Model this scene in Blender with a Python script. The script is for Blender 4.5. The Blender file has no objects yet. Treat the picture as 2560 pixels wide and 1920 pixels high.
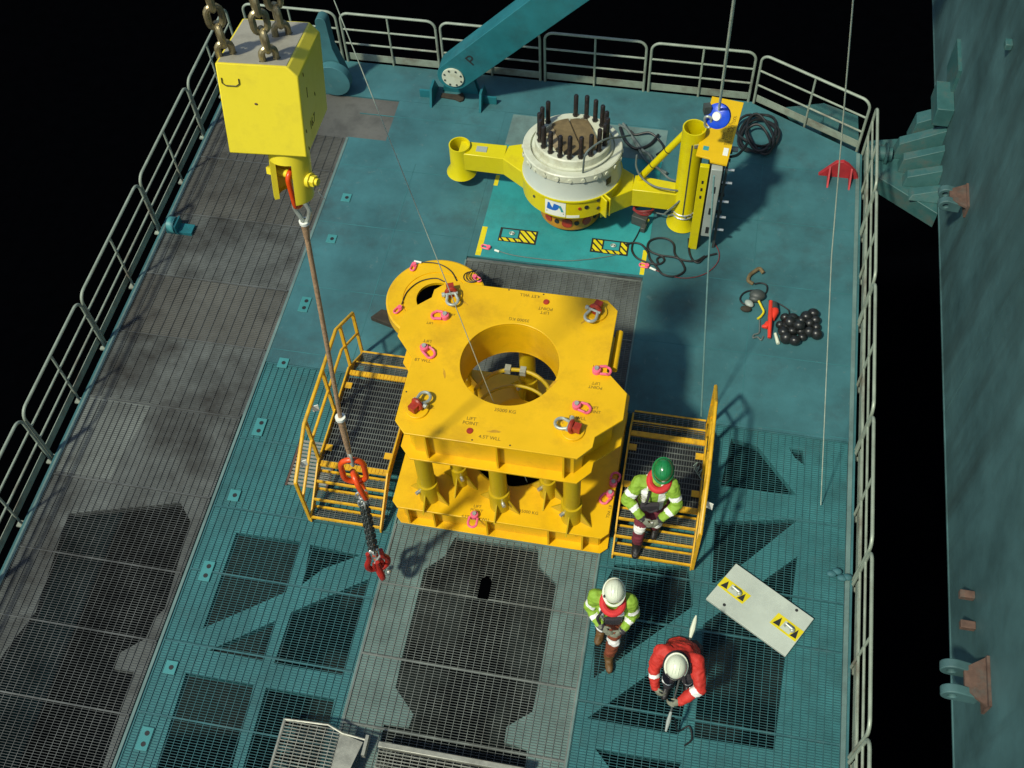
import bpy, bmesh, math, random
from mathutils import Vector, Matrix, Quaternion
random.seed(7)
S = bpy.context.scene
COL = S.collection
rad = math.radians
# ---------------------------------------------------------------- camera, world, sun, exposure
HC = 14.3
ROWS = [(0.98239053, 0.18372476, -0.03397151), (0.13498271, -0.82361733, -0.55084858), (-0.12918405, 0.53656286, -0.83391353)]
FPX = 2803.05
cam = bpy.data.cameras.new('camera'); cam.sensor_width = 36.0; cam.sensor_fit = 'HORIZONTAL'
cam.lens = 36.0 * FPX / 2560.0; cam.clip_start = 0.1; cam.clip_end = 500
camo = bpy.data.objects.new('camera', cam); COL.objects.link(camo)
r_, d_, f_ = (Vector(v) for v in ROWS)
M3 = Matrix((r_, -d_, -f_)).transposed()
camo.matrix_world = Matrix.Translation((0, 0, HC)) @ M3.to_4x4()
S.camera = camo
W = bpy.data.worlds.new('World'); S.world = W; W.use_nodes = True
nt = W.node_tree; bg = nt.nodes['Background']
SUN = Vector((0.41, 0.58, -1.0)).normalized()
sky = nt.nodes.new('ShaderNodeTexSky'); sky.sky_type = 'NISHITA'; sky.sun_disc = False
sky.sun_elevation = math.asin(-SUN.z); sky.sun_rotation = math.atan2(-SUN.x, -SUN.y) % (2 * math.pi)
nt.links.new(sky.outputs[0], bg.inputs[0]); bg.inputs[1].default_value = 0.1
sun = bpy.data.lights.new('floodlight', 'SUN'); sun.energy = 3.2; sun.angle = rad(3.6); sun.color = (1.0, 0.98, 0.80)
suno = bpy.data.objects.new('floodlight', sun); COL.objects.link(suno)
suno.rotation_euler = SUN.to_track_quat('-Z', 'Y').to_euler(); suno.location = (-12, -10, 26)
S.view_settings.view_transform = 'Standard'; S.view_settings.look = 'None'
S.view_settings.exposure = 0.15; S.view_settings.gamma = 1.0

def at(px, py, z=0.0):
    """point of the place seen at a photograph pixel, at height z"""
    d = r_ * ((px - 1280) / FPX) + d_ * ((py - 960) / FPX) + f_
    t = (z - HC) / d.z
    return Vector((d.x * t, d.y * t, z))
def atx(px, py, x):
    d = r_ * ((px - 1280) / FPX) + d_ * ((py - 960) / FPX) + f_
    t = x / d.x
    return Vector((x, d.y * t, HC + d.z * t))
def tl(ox, oy, x, y, z=0.0, k=2.572): return at(ox + x / k, oy + y / k, z)

# ---------------------------------------------------------------- materials
def mat(name, col, rough=0.5, metal=0.0, var=0.18, vs=2.0, dirt=None, ds=1.2, damt=0.5, bump=0.15, bs=60, spec=0.5, coat=0.0, streak=False, wear=None, ws=18, wamt=0.6, wth=0.66, dlo=0.5, dhi=0.72):
    m = bpy.data.materials.new(name); m.use_nodes = True
    n = m.node_tree.nodes; l = m.node_tree.links; b = n['Principled BSDF']
    tc = n.new('ShaderNodeTexCoord')
    no = n.new('ShaderNodeTexNoise'); no.inputs['Scale'].default_value = vs; no.inputs['Detail'].default_value = 6; no.inputs['Roughness'].default_value = 0.65
    l.new(tc.outputs['Object'], no.inputs['Vector'])
    cr = n.new('ShaderNodeValToRGB'); e = cr.color_ramp.elements
    e[0].position = 0.3; e[1].position = 0.72
    e[0].color = (*[c * (1 - var) for c in col], 1); e[1].color = (*[min(1, c * (1 + var)) for c in col], 1)
    l.new(no.outputs['Fac'], cr.inputs['Fac']); out = cr.outputs['Color']
    if dirt:
        n2 = n.new('ShaderNodeTexNoise'); n2.inputs['Scale'].default_value = ds; n2.inputs['Detail'].default_value = 9; n2.inputs['Roughness'].default_value = 0.7
        if streak:
            mp = n.new('ShaderNodeMapping'); mp.inputs['Scale'].default_value = (1, 1, 0.12) if streak == 'z' else (1, 0.25, 1)
            l.new(tc.outputs['Object'], mp.inputs['Vector']); l.new(mp.outputs[0], n2.inputs['Vector'])
        else:
            l.new(tc.outputs['Object'], n2.inputs['Vector'])
        c2 = n.new('ShaderNodeValToRGB'); q = c2.color_ramp.elements; q[0].position = dlo; q[1].position = dhi
        q[0].color = (0, 0, 0, 1); q[1].color = (damt, damt, damt, 1)
        l.new(n2.outputs['Fac'], c2.inputs['Fac'])
        mx = n.new('ShaderNodeMixRGB'); l.new(c2.outputs['Color'], mx.inputs['Fac']); l.new(out, mx.inputs['Color1']); mx.inputs['Color2'].default_value = (*dirt, 1)
        out = mx.outputs['Color']
    if wear:
        n4 = n.new('ShaderNodeTexNoise'); n4.inputs['Scale'].default_value = ws; n4.inputs['Detail'].default_value = 10; n4.inputs['Roughness'].default_value = 0.75; n4.inputs['Distortion'].default_value = 0.6
        l.new(tc.outputs['Object'], n4.inputs['Vector'])
        c4 = n.new('ShaderNodeValToRGB'); q = c4.color_ramp.elements; q[0].position = wth; q[1].position = wth + 0.05
        q[0].color = (0, 0, 0, 1); q[1].color = (wamt, wamt, wamt, 1); l.new(n4.outputs['Fac'], c4.inputs['Fac'])
        m4 = n.new('ShaderNodeMixRGB'); l.new(c4.outputs['Color'], m4.inputs['Fac']); l.new(out, m4.inputs['Color1']); m4.inputs['Color2'].default_value = (*wear, 1); out = m4.outputs['Color']
    l.new(out, b.inputs['Base Color'])
    b.inputs['Metallic'].default_value = metal; b.inputs['Specular IOR Level'].default_value = spec
    rr = n.new('ShaderNodeMapRange'); rr.inputs['To Min'].default_value = max(0.05, rough - 0.12); rr.inputs['To Max'].default_value = min(1, rough + 0.12)
    l.new(no.outputs['Fac'], rr.inputs['Value']); l.new(rr.outputs[0], b.inputs['Roughness'])
    if bump:
        n3 = n.new('ShaderNodeTexNoise'); n3.inputs['Scale'].default_value = bs; n3.inputs['Detail'].default_value = 4
        l.new(tc.outputs['Object'], n3.inputs['Vector'])
        bp = n.new('ShaderNodeBump'); bp.inputs['Strength'].default_value = bump; bp.inputs['Distance'].default_value = 0.01
        l.new(n3.outputs['Fac'], bp.inputs['Height']); l.new(bp.outputs[0], b.inputs['Normal'])
    if coat: b.inputs['Coat Weight'].default_value = coat
    return m
TEAL = (0.036, 0.136, 0.150)
M = {}
M['deck'] = mat('deck_paint', TEAL, 0.66, var=0.32, vs=0.9, dirt=(0.03, 0.062, 0.066), ds=0.7, damt=0.85, bump=0.35, bs=90, wear=(0.085, 0.16, 0.16), ws=7, wamt=0.6, wth=0.60)  # dirt patches also paint in the floodlights' uneven brightness
M['deck2'] = mat('deck_paint_fresh', (0.026, 0.27, 0.275), 0.5, var=0.22, vs=1.1, dirt=(0.025, 0.09, 0.10), ds=0.9, damt=0.6, bump=0.3, bs=90, wear=(0.04, 0.10, 0.10), ws=6, wamt=0.5, wth=0.64)
M['beam'] = mat('under_beam_paint', (0.034, 0.165, 0.177), 0.6, var=0.3, vs=1.2, dirt=(0.022, 0.06, 0.06), ds=0.9, damt=0.7)
M['pale_teal'] = mat('pale_teal_paint', (0.05, 0.24, 0.24), 0.5, var=0.15)
M['bar_teal'] = mat('grating_teal', (0.030, 0.124, 0.134), 0.6, var=0.3, vs=6, dirt=(0.06, 0.07, 0.06), ds=3)
M['bar_grey'] = mat('grating_galvanised', (0.105, 0.112, 0.105), 0.55, metal=0.2, var=0.45, vs=2.2, dirt=(0.022, 0.018, 0.013), ds=0.8, damt=0.8, dlo=0.46, dhi=0.74)  # dirt deepened so the gangway bars carry the light falloff too
M['bar_walk'] = mat('grating_walkway', (0.17, 0.19, 0.17), 0.55, metal=0.2, var=0.35, vs=3, dirt=(0.05, 0.045, 0.038), ds=1.0, damt=0.8)
M['bar_light'] = mat('grating_bright', (0.33, 0.33, 0.27), 0.4, metal=0.3, var=0.3, vs=6)
M['grime_falloff2'] = mat('grey_plate_pale', (0.15, 0.17, 0.16), 0.7, var=0.35, vs=1.3, dirt=(0.03, 0.03, 0.026), ds=1.0, damt=0.9)
M['grime_falloff_brown'] = mat('grey_plate_brown_falloff', (0.105, 0.106, 0.094), 0.7, var=0.45, vs=1.5, dirt=(0.016, 0.013, 0.010), ds=0.75, damt=0.92, dlo=0.45, dhi=0.66)  # brown stains, darkened further to paint the falloff of light
M['grime_falloff'] = mat('grey_plate_grime_falloff', (0.095, 0.108, 0.105), 0.7, var=0.4, vs=1.1, dirt=(0.016, 0.014, 0.012), ds=0.8, damt=0.92, dlo=0.45, dhi=0.66)  # real grime plus painted light falloff towards the left
M['greyteal'] = mat('grey_teal_plate', (0.12, 0.20, 0.185), 0.65, var=0.25, vs=1.5, dirt=(0.06, 0.075, 0.065), ds=1.2, damt=0.7)
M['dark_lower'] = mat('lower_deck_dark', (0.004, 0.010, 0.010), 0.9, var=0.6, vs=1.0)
M['sea'] = mat('night_sea_and_hole_shade', (0.0006, 0.0007, 0.001), 0.6, var=0.2, bump=0, spec=0.0)  # also used on black plates that paint the shade inside openings
M['hull'] = mat('hull_paint', (0.052, 0.122, 0.122), 0.6, var=0.4, vs=0.8, dirt=(0.018, 0.03, 0.026), ds=0.6, damt=0.75, streak='z', bump=0.15, bs=25, wear=(0.09, 0.17, 0.16), ws=3, wamt=0.25, wth=0.62)
M['bracket'] = mat('bracket_paint', (0.035, 0.115, 0.11), 0.5, var=0.25, vs=3, dirt=(0.12, 0.06, 0.035), ds=3.0, damt=0.5)
M['arm'] = mat('arm_paint', (0.014, 0.15, 0.175), 0.42, var=0.22, vs=1.6, dirt=(0.02, 0.05, 0.055), ds=1.2, damt=0.6, streak=False)
M['rust'] = mat('rust', (0.105, 0.06, 0.042), 0.8, var=0.4, vs=8, dirt=(0.06, 0.10, 0.09), ds=5)
M['yellow'] = mat('frame_yellow', (0.80, 0.46, 0.003), 0.38, var=0.07, vs=1.8, dirt=(0.45, 0.23, 0.008), ds=1.3, damt=0.6, bump=0.08, bs=30, wear=(0.30, 0.15, 0.02), ws=11, wamt=0.55, wth=0.68)
M['scuff'] = mat('scuffed_yellow', (0.52, 0.27, 0.012), 0.55, var=0.35, vs=14, dirt=(0.80, 0.46, 0.003), ds=16, damt=0.9)
M['yellow_old'] = mat('column_yellow', (0.52, 0.36, 0.005), 0.4, var=0.12, vs=3, dirt=(0.30, 0.16, 0.01), ds=3, damt=0.5, bump=0.05)
M['block'] = mat('block_yellow', (0.86, 0.70, 0.035), 0.35, var=0.05, vs=4, dirt=(0.60, 0.48, 0.03), ds=4, damt=0.5, bump=0.06, bs=40, wear=(0.35, 0.24, 0.05), ws=14, wamt=0.6, wth=0.70)
M['tool_yellow'] = mat('tool_yellow', (0.66, 0.56, 0.0015), 0.35, var=0.08, vs=3, dirt=(0.40, 0.30, 0.01), ds=3, damt=0.5, bump=0.04, wear=(0.25, 0.17, 0.02), ws=12, wamt=0.6, wth=0.68)
M['panel_yellow'] = mat('panel_yellow', (0.74, 0.46, 0.003), 0.4, var=0.06, vs=4)
M['stair_yellow'] = mat('stair_yellow', (0.72, 0.40, 0.012), 0.45, var=0.15, vs=7, dirt=(0.22, 0.14, 0.04), ds=6, damt=0.7)
M['orange_base'] = mat('orange_ring', (0.62, 0.26, 0.01), 0.5, var=0.15, vs=6, dirt=(0.25, 0.12, 0.03), ds=5)
M['white_tool'] = mat('tool_white', (0.60, 0.62, 0.48), 0.4, var=0.06, vs=4, dirt=(0.34, 0.31, 0.18), ds=3, damt=0.8, bump=0.05, wear=(0.20, 0.17, 0.10), ws=12, wamt=0.6, wth=0.66)
M['white_body'] = mat('tool_body_white', (0.50, 0.55, 0.48), 0.35, var=0.05, vs=2, bump=0.03)
M['plate_white'] = mat('cover_white', (0.48, 0.53, 0.45), 0.5, var=0.08, vs=2.5, dirt=(0.32, 0.36, 0.32), ds=2, damt=0.5, bump=0.05)
M['wood'] = mat('wood_board', (0.16, 0.115, 0.05), 0.8, var=0.35, vs=6, dirt=(0.07, 0.045, 0.02), ds=5)
M['board_pale'] = mat('pale_board', (0.34, 0.27, 0.16), 0.8, var=0.3, vs=5, dirt=(0.15, 0.11, 0.06), ds=4)
M['darkwood'] = mat('dark_timber', (0.035, 0.028, 0.018), 0.85, var=0.4, vs=8)
M['black'] = mat('black_rubber', (0.012, 0.013, 0.014), 0.5, var=0.3, vs=10)
M['stud'] = mat('black_stud', (0.018, 0.016, 0.016), 0.3, var=0.3, vs=15, dirt=(0.10, 0.05, 0.03), ds=12, damt=0.4, bump=0.1)
M['bead'] = mat('black_gloss', (0.014, 0.016, 0.016), 0.34, var=0.2, vs=10, bump=0.05)
M['galv'] = mat('galvanised', (0.42, 0.46, 0.40), 0.42, metal=0.3, var=0.25, vs=9, dirt=(0.16, 0.12, 0.07), ds=3, damt=0.6)
M['rail'] = mat('rail_pale', (0.31, 0.36, 0.28), 0.45, metal=0.15, var=0.22, vs=3, dirt=(0.14, 0.09, 0.06), ds=1.3, damt=0.9)
M['steel'] = mat('bright_steel', (0.62, 0.64, 0.60), 0.3, metal=0.7, var=0.15, vs=10)
M['chain'] = mat('chain_bronze', (0.30, 0.25, 0.13), 0.3, metal=0.55, var=0.3, vs=12, dirt=(0.10, 0.06, 0.03), ds=14, damt=0.6)
M['rope'] = mat('wire_rope', (0.44, 0.28, 0.155), 0.6, metal=0.2, var=0.35, vs=30, bump=0.6, bs=120)
M['wire'] = mat('thin_wire', (0.55, 0.62, 0.50), 0.4, metal=0.2, var=0.2, vs=8)
M['wire_dull'] = mat('dull_wire', (0.16, 0.30, 0.29), 0.5, var=0.2, vs=8)
M['orange'] = mat('orange_link', (0.74, 0.075, 0.008), 0.3, var=0.1, vs=10, bump=0.03)
M['red'] = mat('red_hook', (0.36, 0.02, 0.012), 0.4, var=0.2, vs=10)
M['redbright'] = mat('red_bright', (0.75, 0.045, 0.02), 0.45, var=0.15, vs=8)
M['padred'] = mat('padeye_red', (0.42, 0.025, 0.03), 0.5, var=0.2, vs=5)
M['shackle_red'] = mat('shackle_red', (0.36, 0.03, 0.012), 0.45, var=0.35, vs=14, dirt=(0.12, 0.05, 0.03), ds=12)
M['pink'] = mat('pink_eye', (0.85, 0.13, 0.22), 0.45, var=0.12, vs=10)
M['tag'] = mat('white_tag', (0.80, 0.82, 0.72), 0.5, var=0.05)
M['blackpaint'] = mat('black_paint', (0.02, 0.02, 0.02), 0.5, var=0.1, bump=0)
M['fadedink'] = mat('faded_ink', (0.20, 0.125, 0.008), 0.6, var=0.3, vs=20, bump=0)
M['stripeyellow'] = mat('hazard_yellow', (0.70, 0.58, 0.01), 0.5, var=0.12, vs=8, bump=0)
M['blue'] = mat('blue_block', (0.01, 0.07, 0.60), 0.3, var=0.15, vs=8)
M['logoblue'] = mat('logo_blue', (0.02, 0.14, 0.52), 0.45, var=0.1, bump=0)
M['teallogo'] = mat('logo_teal', (0.04, 0.30, 0.30), 0.45, var=0.1, bump=0)
M['greypanel'] = mat('grey_panel', (0.33, 0.37, 0.33), 0.45, var=0.08, vs=6)
M['darkframe'] = mat('dark_frame', (0.05, 0.06, 0.055), 0.5, var=0.3, vs=6)
M['hose'] = mat('grey_hose', (0.12, 0.15, 0.14), 0.55, var=0.2, vs=8)
M['redcable'] = mat('red_cable', (0.25, 0.025, 0.025), 0.5, var=0.2, vs=8)
M['greytop'] = mat('block_top_grey', (0.34, 0.32, 0.25), 0.55, var=0.12, vs=5, dirt=(0.18, 0.16, 0.12), ds=6, damt=0.5)
# people
M['hivis'] = mat('hi_vis_green', (0.25, 0.42, 0.035), 0.7, var=0.15, vs=9, bump=0.3, bs=25)
M['reflect'] = mat('reflective_band', (0.86, 0.86, 0.80), 0.35, var=0.05, bump=0.05)
M['maroon'] = mat('maroon_trousers', (0.16, 0.022, 0.035), 0.8, var=0.2, vs=8, bump=0.35, bs=22)
M['rusttrousers'] = mat('rust_trousers', (0.20, 0.045, 0.015), 0.8, var=0.2, vs=8, bump=0.35, bs=22)
M['darkcloth'] = mat('dark_cloth', (0.03, 0.025, 0.03), 0.85, var=0.25, vs=9)
M['redjacket'] = mat('red_jacket', (0.55, 0.03, 0.018), 0.7, var=0.18, vs=8, bump=0.3, bs=22)
M['boot'] = mat('brown_boot', (0.12, 0.06, 0.015), 0.6, var=0.25, vs=14)
M['blackboot'] = mat('black_boot', (0.015, 0.013, 0.013), 0.5, var=0.2, vs=14)
M['skin'] = mat('skin', (0.42, 0.23, 0.16), 0.5, var=0.08, vs=20, bump=0.05)
M['glove'] = mat('work_glove', (0.20, 0.21, 0.15), 0.8, var=0.25, vs=18)
M['helmet_white'] = mat('white_helmet', (0.72, 0.76, 0.58), 0.3, var=0.06, vs=6, bump=0.02, coat=0.3)
M['helmet_green'] = mat('green_helmet', (0.012, 0.20, 0.055), 0.28, var=0.1, vs=6, bump=0.02, coat=0.4)
M['scarf'] = mat('red_neck_gaiter', (0.62, 0.03, 0.03), 0.75, var=0.15, vs=12, bump=0.3, bs=40)
M['hair'] = mat('dark_hair', (0.03, 0.02, 0.012), 0.7, var=0.2, vs=40)
M['plastic'] = mat('clear_plastic', (0.25, 0.33, 0.27), 0.4, var=0.3, vs=10)

# ---------------------------------------------------------------- mesh builder
class MB:
    def __init__(s): s.v = []; s.f = []
    def add(s, vs, fs, X=None):
        o = len(s.v)
        for p in vs:
            p = Vector(p); s.v.append(X @ p if X else p)
        s.f += [tuple(i + o for i in f) for f in fs]
        return s
    def box(s, c, d, rz=0.0, X=None):
        x, y, z = d[0] / 2, d[1] / 2, d[2] / 2
        vs = [(-x, -y, -z), (x, -y, -z), (x, y, -z), (-x, y, -z), (-x, -y, z), (x, -y, z), (x, y, z), (-x, y, z)]
        T = Matrix.Translation(c) @ Matrix.Rotation(rz, 4, 'Z')
        if X: T = X @ T
        return s.add(vs, [(3, 2, 1, 0), (4, 5, 6, 7), (0, 1, 5, 4), (1, 2, 6, 5), (2, 3, 7, 6), (3, 0, 4, 7)], T)
    def bx(s, x0, x1, y0, y1, z0, z1, X=None):
        return s.box(((x0 + x1) / 2, (y0 + y1) / 2, (z0 + z1) / 2), (abs(x1 - x0), abs(y1 - y0), abs(z1 - z0)), 0, X)
    def beam(s, a, b, w, h, up=(0, 0, 1)):
        a = Vector(a); b = Vector(b); d = (b - a); L = d.length; d.normalize()
        u = Vector(up); sd = d.cross(u).normalized(); u = sd.cross(d)
        X = Matrix((d, sd, u)).transposed().to_4x4(); X.translation = (a + b) / 2
        return s.box((0, 0, 0), (L, w, h), 0, X)
    def tube(s, pts, r, seg=8, closed=False, cap=True):
        P = [Vector(p) for p in pts]; n = len(P)
        rr = r if isinstance(r, (list, tuple)) else [r] * n
        T = []
        for i in range(n):
            if closed: t = P[(i + 1) % n] - P[i - 1]
            else: t = P[min(i + 1, n - 1)] - P[max(i - 1, 0)]
            T.append(t.normalized() if t.length > 1e-9 else Vector((0, 0, 1)))
        a = Vector((0, 0, 1)) if abs(T[0].z) < 0.9 else Vector((1, 0, 0))
        N = (a - T[0] * a.dot(T[0])).normalized(); vs = []; fs = []
        for i in range(n):
            N = (N - T[i] * N.dot(T[i]))
            N = N.normalized() if N.length > 1e-6 else T[i].orthogonal().normalized()
            B = T[i].cross(N)
            for k in range(seg):
                an = 2 * math.pi * k / seg
                vs.append(P[i] + (N * math.cos(an) + B * math.sin(an)) * rr[i])
        m = n if closed else n - 1
        for i in range(m):
            j = (i + 1) % n
            for k in range(seg):
                q = (k + 1) % seg
                fs.append((i * seg + k, i * seg + q, j * seg + q, j * seg + k))
        if cap and not closed:
            fs.append(tuple(range(seg - 1, -1, -1))); fs.append(tuple((n - 1) * seg + k for k in range(seg)))
        return s.add(vs, fs)
    def cyl(s, a, b, r, seg=16, r2=None): return s.tube([a, b], [r, r if r2 is None else r2], seg)
    def lathe(s, prof, c=(0, 0, 0), seg=32, X=None, a0=0.0, a1=None):
        full = a1 is None; A1 = 2 * math.pi if full else a1
        m = seg if full else seg + 1; vs = []; fs = []; n = len(prof)
        for k in range(m):
            an = a0 + (A1 - a0) * k / seg
            for r, z in prof: vs.append(Vector(c) + Vector((r * math.cos(an), r * math.sin(an), z)) if X is None else (r * math.cos(an), r * math.sin(an), z))
        for k in range(seg):
            q = (k + 1) % m
            for i in range(n - 1): fs.append((k * n + i, q * n + i, q * n + i + 1, k * n + i + 1))
        if not full:
            fs.append(tuple(range(n))); fs.append(tuple(seg * n + i for i in range(n - 1, -1, -1)))
        return s.add(vs, fs, X)
    def ell(s, c, rx, ry=None, rz=None, seg=14, rings=9, X=None):
        ry = rx if ry is None else ry; rz = rx if rz is None else rz
        vs = [(0, 0, -rz)]; fs = []
        for i in range(1, rings):
            ph = -math.pi / 2 + math.pi * i / rings
            for k in range(seg):
                a = 2 * math.pi * k / seg
                vs.append((rx * math.cos(ph) * math.cos(a), ry * math.cos(ph) * math.sin(a), rz * math.sin(ph)))
        vs.append((0, 0, rz)); top = len(vs) - 1
        for k in range(seg):
            q = (k + 1) % seg
            fs.append((0, 1 + q, 1 + k)); fs.append((top, 1 + (rings - 2) * seg + k, 1 + (rings - 2) * seg + q))
            for i in range(rings - 2):
                a = 1 + i * seg; fs.append((a + k, a + q, a + seg + q, a + seg + k))
        T = Matrix.Translation(c)
        if X: T = T @ X
        return s.add(vs, fs, T)
    def prism(s, poly, z0, z1, holes=(), X=None):
        bm = bmesh.new()
        def loop(pl):
            vs = [bm.verts.new((p[0], p[1], z1)) for p in pl]
            return [bm.edges.new((vs[i], vs[(i + 1) % len(vs)])) for i in range(len(vs))]
        es = loop(poly)
        for h in holes: es += loop(h)
        bmesh.ops.triangle_fill(bm, use_beauty=True, edges=es, normal=(0, 0, 1))
        for f in bm.faces:
            if f.normal.z < 0: f.normal_flip()
        if z0 is not None:
            g = bmesh.ops.extrude_face_region(bm, geom=bm.faces[:])
            for v in [e for e in g['geom'] if isinstance(e, bmesh.types.BMVert)]: v.co.z = z0
            bmesh.ops.recalc_face_normals(bm, faces=bm.faces[:])
        bm.verts.index_update()
        vs = [v.co.copy() for v in bm.verts]; fs = [tuple(v.index for v in f.verts) for f in bm.faces]; bm.free()
        return s.add(vs, fs, X)
    def build(s, name, material, parent=None, world=True, bevel=0.0, ang=35, flat=False):
        me = bpy.data.meshes.new(name); me.from_pydata([tuple(p) for p in s.v], [], s.f); me.update()
        bm = bmesh.new(); bm.from_mesh(me); bmesh.ops.recalc_face_normals(bm, faces=bm.faces[:]); bm.to_mesh(me); bm.free()
        ms = material if isinstance(material, (list, tuple)) else [material]
        for m in ms: me.materials.append(M[m] if isinstance(m, str) else m)
        if not flat:
            me.polygons.foreach_set('use_smooth', [True] * len(me.polygons)); me.set_sharp_from_angle(angle=rad(ang))
        o = bpy.data.objects.new(name, me); COL.objects.link(o)
        if parent is not None:
            o.parent = parent
            if world and parent.get('_mw') is not None:
                q = parent['_mw']; o.matrix_parent_inverse = (Matrix.Translation(q[:3]) @ Matrix.Rotation(q[3], 4, 'Z')).inverted()
        if bevel:
            b = o.modifiers.new('Bevel', 'BEVEL'); b.width = bevel; b.segments = 2; b.limit_method = 'ANGLE'; b.angle_limit = rad(40)
        return o
def tag(o, label, cat, group=None, kind=None):
    o['label'] = label; o['category'] = cat
    if group: o['group'] = group
    if kind: o['kind'] = kind
    return o
ROOTS = []
def thing(name, label, cat, loc=(0, 0, 0), rz=0.0, group=None):
    o = bpy.data.objects.new(name, None); COL.objects.link(o); o.location = loc; o.rotation_euler = (0, 0, rz); o.empty_display_size = 0.2
    o['_mw'] = [loc[0], loc[1], loc[2], rz]; ROOTS.append(o)
    return tag(o, label, cat, group)
def struct(name, mb, m, label, **k):
    o = mb.build(name, m, **k); o['kind'] = 'structure'; o['label'] = label; return o
def circ(cx, cy, r, n=48, a0=0): return [(cx + r * math.cos(a0 + 2 * math.pi * k / n), cy + r * math.sin(a0 + 2 * math.pi * k / n)) for k in range(n)]
def arc(c, r, a0, a1, n=10, ax=((1, 0, 0), (0, 1, 0))):
    u, v = Vector(ax[0]), Vector(ax[1]); c = Vector(c)
    return [c + u * (r * math.cos(a0 + (a1 - a0) * i / n)) + v * (r * math.sin(a0 + (a1 - a0) * i / n)) for i in range(n + 1)]
def spline(pts, n=8):
    P = [Vector(p) for p in pts]; P = [P[0] * 2 - P[1]] + P + [P[-1] * 2 - P[-2]]; out = []
    for i in range(1, len(P) - 2):
        for k in range(n):
            t = k / n; a, b, c, d = P[i - 1], P[i], P[i + 1], P[i + 2]
            out.append(0.5 * ((2 * b) + (c - a) * t + (2 * a - 5 * b + 4 * c - d) * t * t + (3 * b - a - 3 * c + d) * t ** 3))
    out.append(P[-2]); return out
def stadium(c, L, Wd, lon, wid, n=8):
    """centre-line of a chain link"""
    lon = Vector(lon).normalized(); wid = Vector(wid).normalized(); c = Vector(c); h = (L - Wd) / 2; r = Wd / 2; pts = []
    for s0, ph in ((1, 0), (-1, math.pi)):
        for i in range(n + 1):
            a = ph + math.pi * i / n
            pts.append(c + lon * (s0 * h) + wid * (r * math.cos(a)) + lon * (r * math.sin(a)))
    return pts
def text_part(name, body, size, X, material, parent, depth=0.001):
    cu = bpy.data.curves.new(name, 'FONT'); cu.body = body; cu.size = size; cu.align_x = 'CENTER'; cu.align_y = 'CENTER'; cu.extrude = depth; cu.offset = 0.0
    t = bpy.data.objects.new(name + '_tmp', cu); COL.objects.link(t); bpy.context.view_layer.update()
    me = bpy.data.meshes.new_from_object(t.evaluated_get(bpy.context.evaluated_depsgraph_get()))
    bpy.data.objects.remove(t); me.transform(X); me.materials.append(M[material]); me.name = name
    o = bpy.data.objects.new(name, me); COL.objects.link(o); o.parent = parent
    if parent.get('_mw') is not None:
        q = parent['_mw']; o.matrix_parent_inverse = (Matrix.Translation(q[:3]) @ Matrix.Rotation(q[3], 4, 'Z')).inverted()
    return o
def flatX(p, rz=0.0): return Matrix.Translation(p) @ Matrix.Rotation(rz, 4, 'Z')
def frameX(p, u, v):
    u = Vector(u).normalized(); v = Vector(v); v = (v - u * v.dot(u)).normalized(); w = u.cross(v)
    X = Matrix((u, v, w)).transposed().to_4x4(); X.translation = p; return X

# ================================================================ SETTING
mb = MB(); mb.prism([(-160, -120), (160, -120), (160, 260), (-160, 260)], None, -14.0)
struct('sea', mb, 'sea', 'black night sea around the deck')
XL, XT, XW0, XW1, XR, YF = -8.66, -6.12, -3.42, -0.5, 2.86, 15.9
YB = 0.6     # near end, below the frame
PB = 9.0     # border between plated deck and open grating (teal zones)
def to2(p): return (p.x, p.y)
def px(*pts, z=-0.016): return [to2(at(a, b, z)) for a, b in pts]
# upper, plated part of the teal deck
mb = MB()
mb.prism([(XT, PB), (XW0, PB), (XW0, 15.02), (-5.415, 15.02), (-5.415, 13.975), (XT, 13.975)], -0.3, 0.0)
mb.prism([(XW1, PB), (XR, PB), (XR, 14.93), (0.98, YF), (XL, YF), (XL, 15.025), (XW1, 15.025)], -0.3, 0.0)
mb.prism([(XW0, 13.9), (XW1, 13.9), (XW1, 15.02), (XW0, 15.02)], -0.3, -0.003)
mb.prism([(XW0 + 0.002, 11.585), (XW1 - 0.002, 11.585), (XW1 - 0.002, 13.897), (XW0 + 0.002, 13.897)], -0.3, -0.002)
struct('deck', mb, 'deck', 'teal painted steel deck plating')
# lighter deck panel under the white topped tool
mb = MB(); mb.prism([(-3.29, 11.6), (-0.48, 11.62), (-0.48, 14.2), (-3.28, 14.2)], 0.001, 0.006)
struct('deck_panel', mb, 'deck2', 'bright turquoise deck panel under the yellow and white tool')
mb = MB(); mb.prism([(-3.28, 14.205), (-0.46, 14.205), (-0.46, 14.98), (-3.27, 14.98)], 0.001, 0.005)
struct('deck_strip', mb, 'greyteal', 'worn grey strip of deck behind the turquoise panel')
# grey gangway strips
gy = [8.0, 9.2, 10.4, 11.75, 13.1]
for i, (a, b) in enumerate(zip(gy, gy[1:])):
    mb = MB(); mb.prism([(XL, a + 0.004), (XT - 0.025, a + 0.004), (XT - 0.025, b), (XL, b)], -0.3, -0.016)
    struct('gangway', mb, ('grime_falloff', 'grime_falloff_brown', 'grime_falloff', 'grime_falloff_brown')[i], 'stained grey steel plate of the left gangway, also darkened for light falloff')
mb = MB(); mb.prism([(XL, 13.104), (XT - 0.025, 13.104), (XT - 0.025, 13.98), (-5.42, 13.98), (-5.42, 15.01), (XL, 15.01)], -0.3, -0.016)
struct('gangway', mb, 'grime_falloff_brown', 'stained grey steel plate at the far end of the left gangway, also darkened for light falloff')
mb = MB(); mb.prism([(XL + 0.05, 6.6), (-7.75, 6.6), (-7.6, 7.96), (XL + 0.05, 7.96)], -0.0155, -0.0145)
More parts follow.
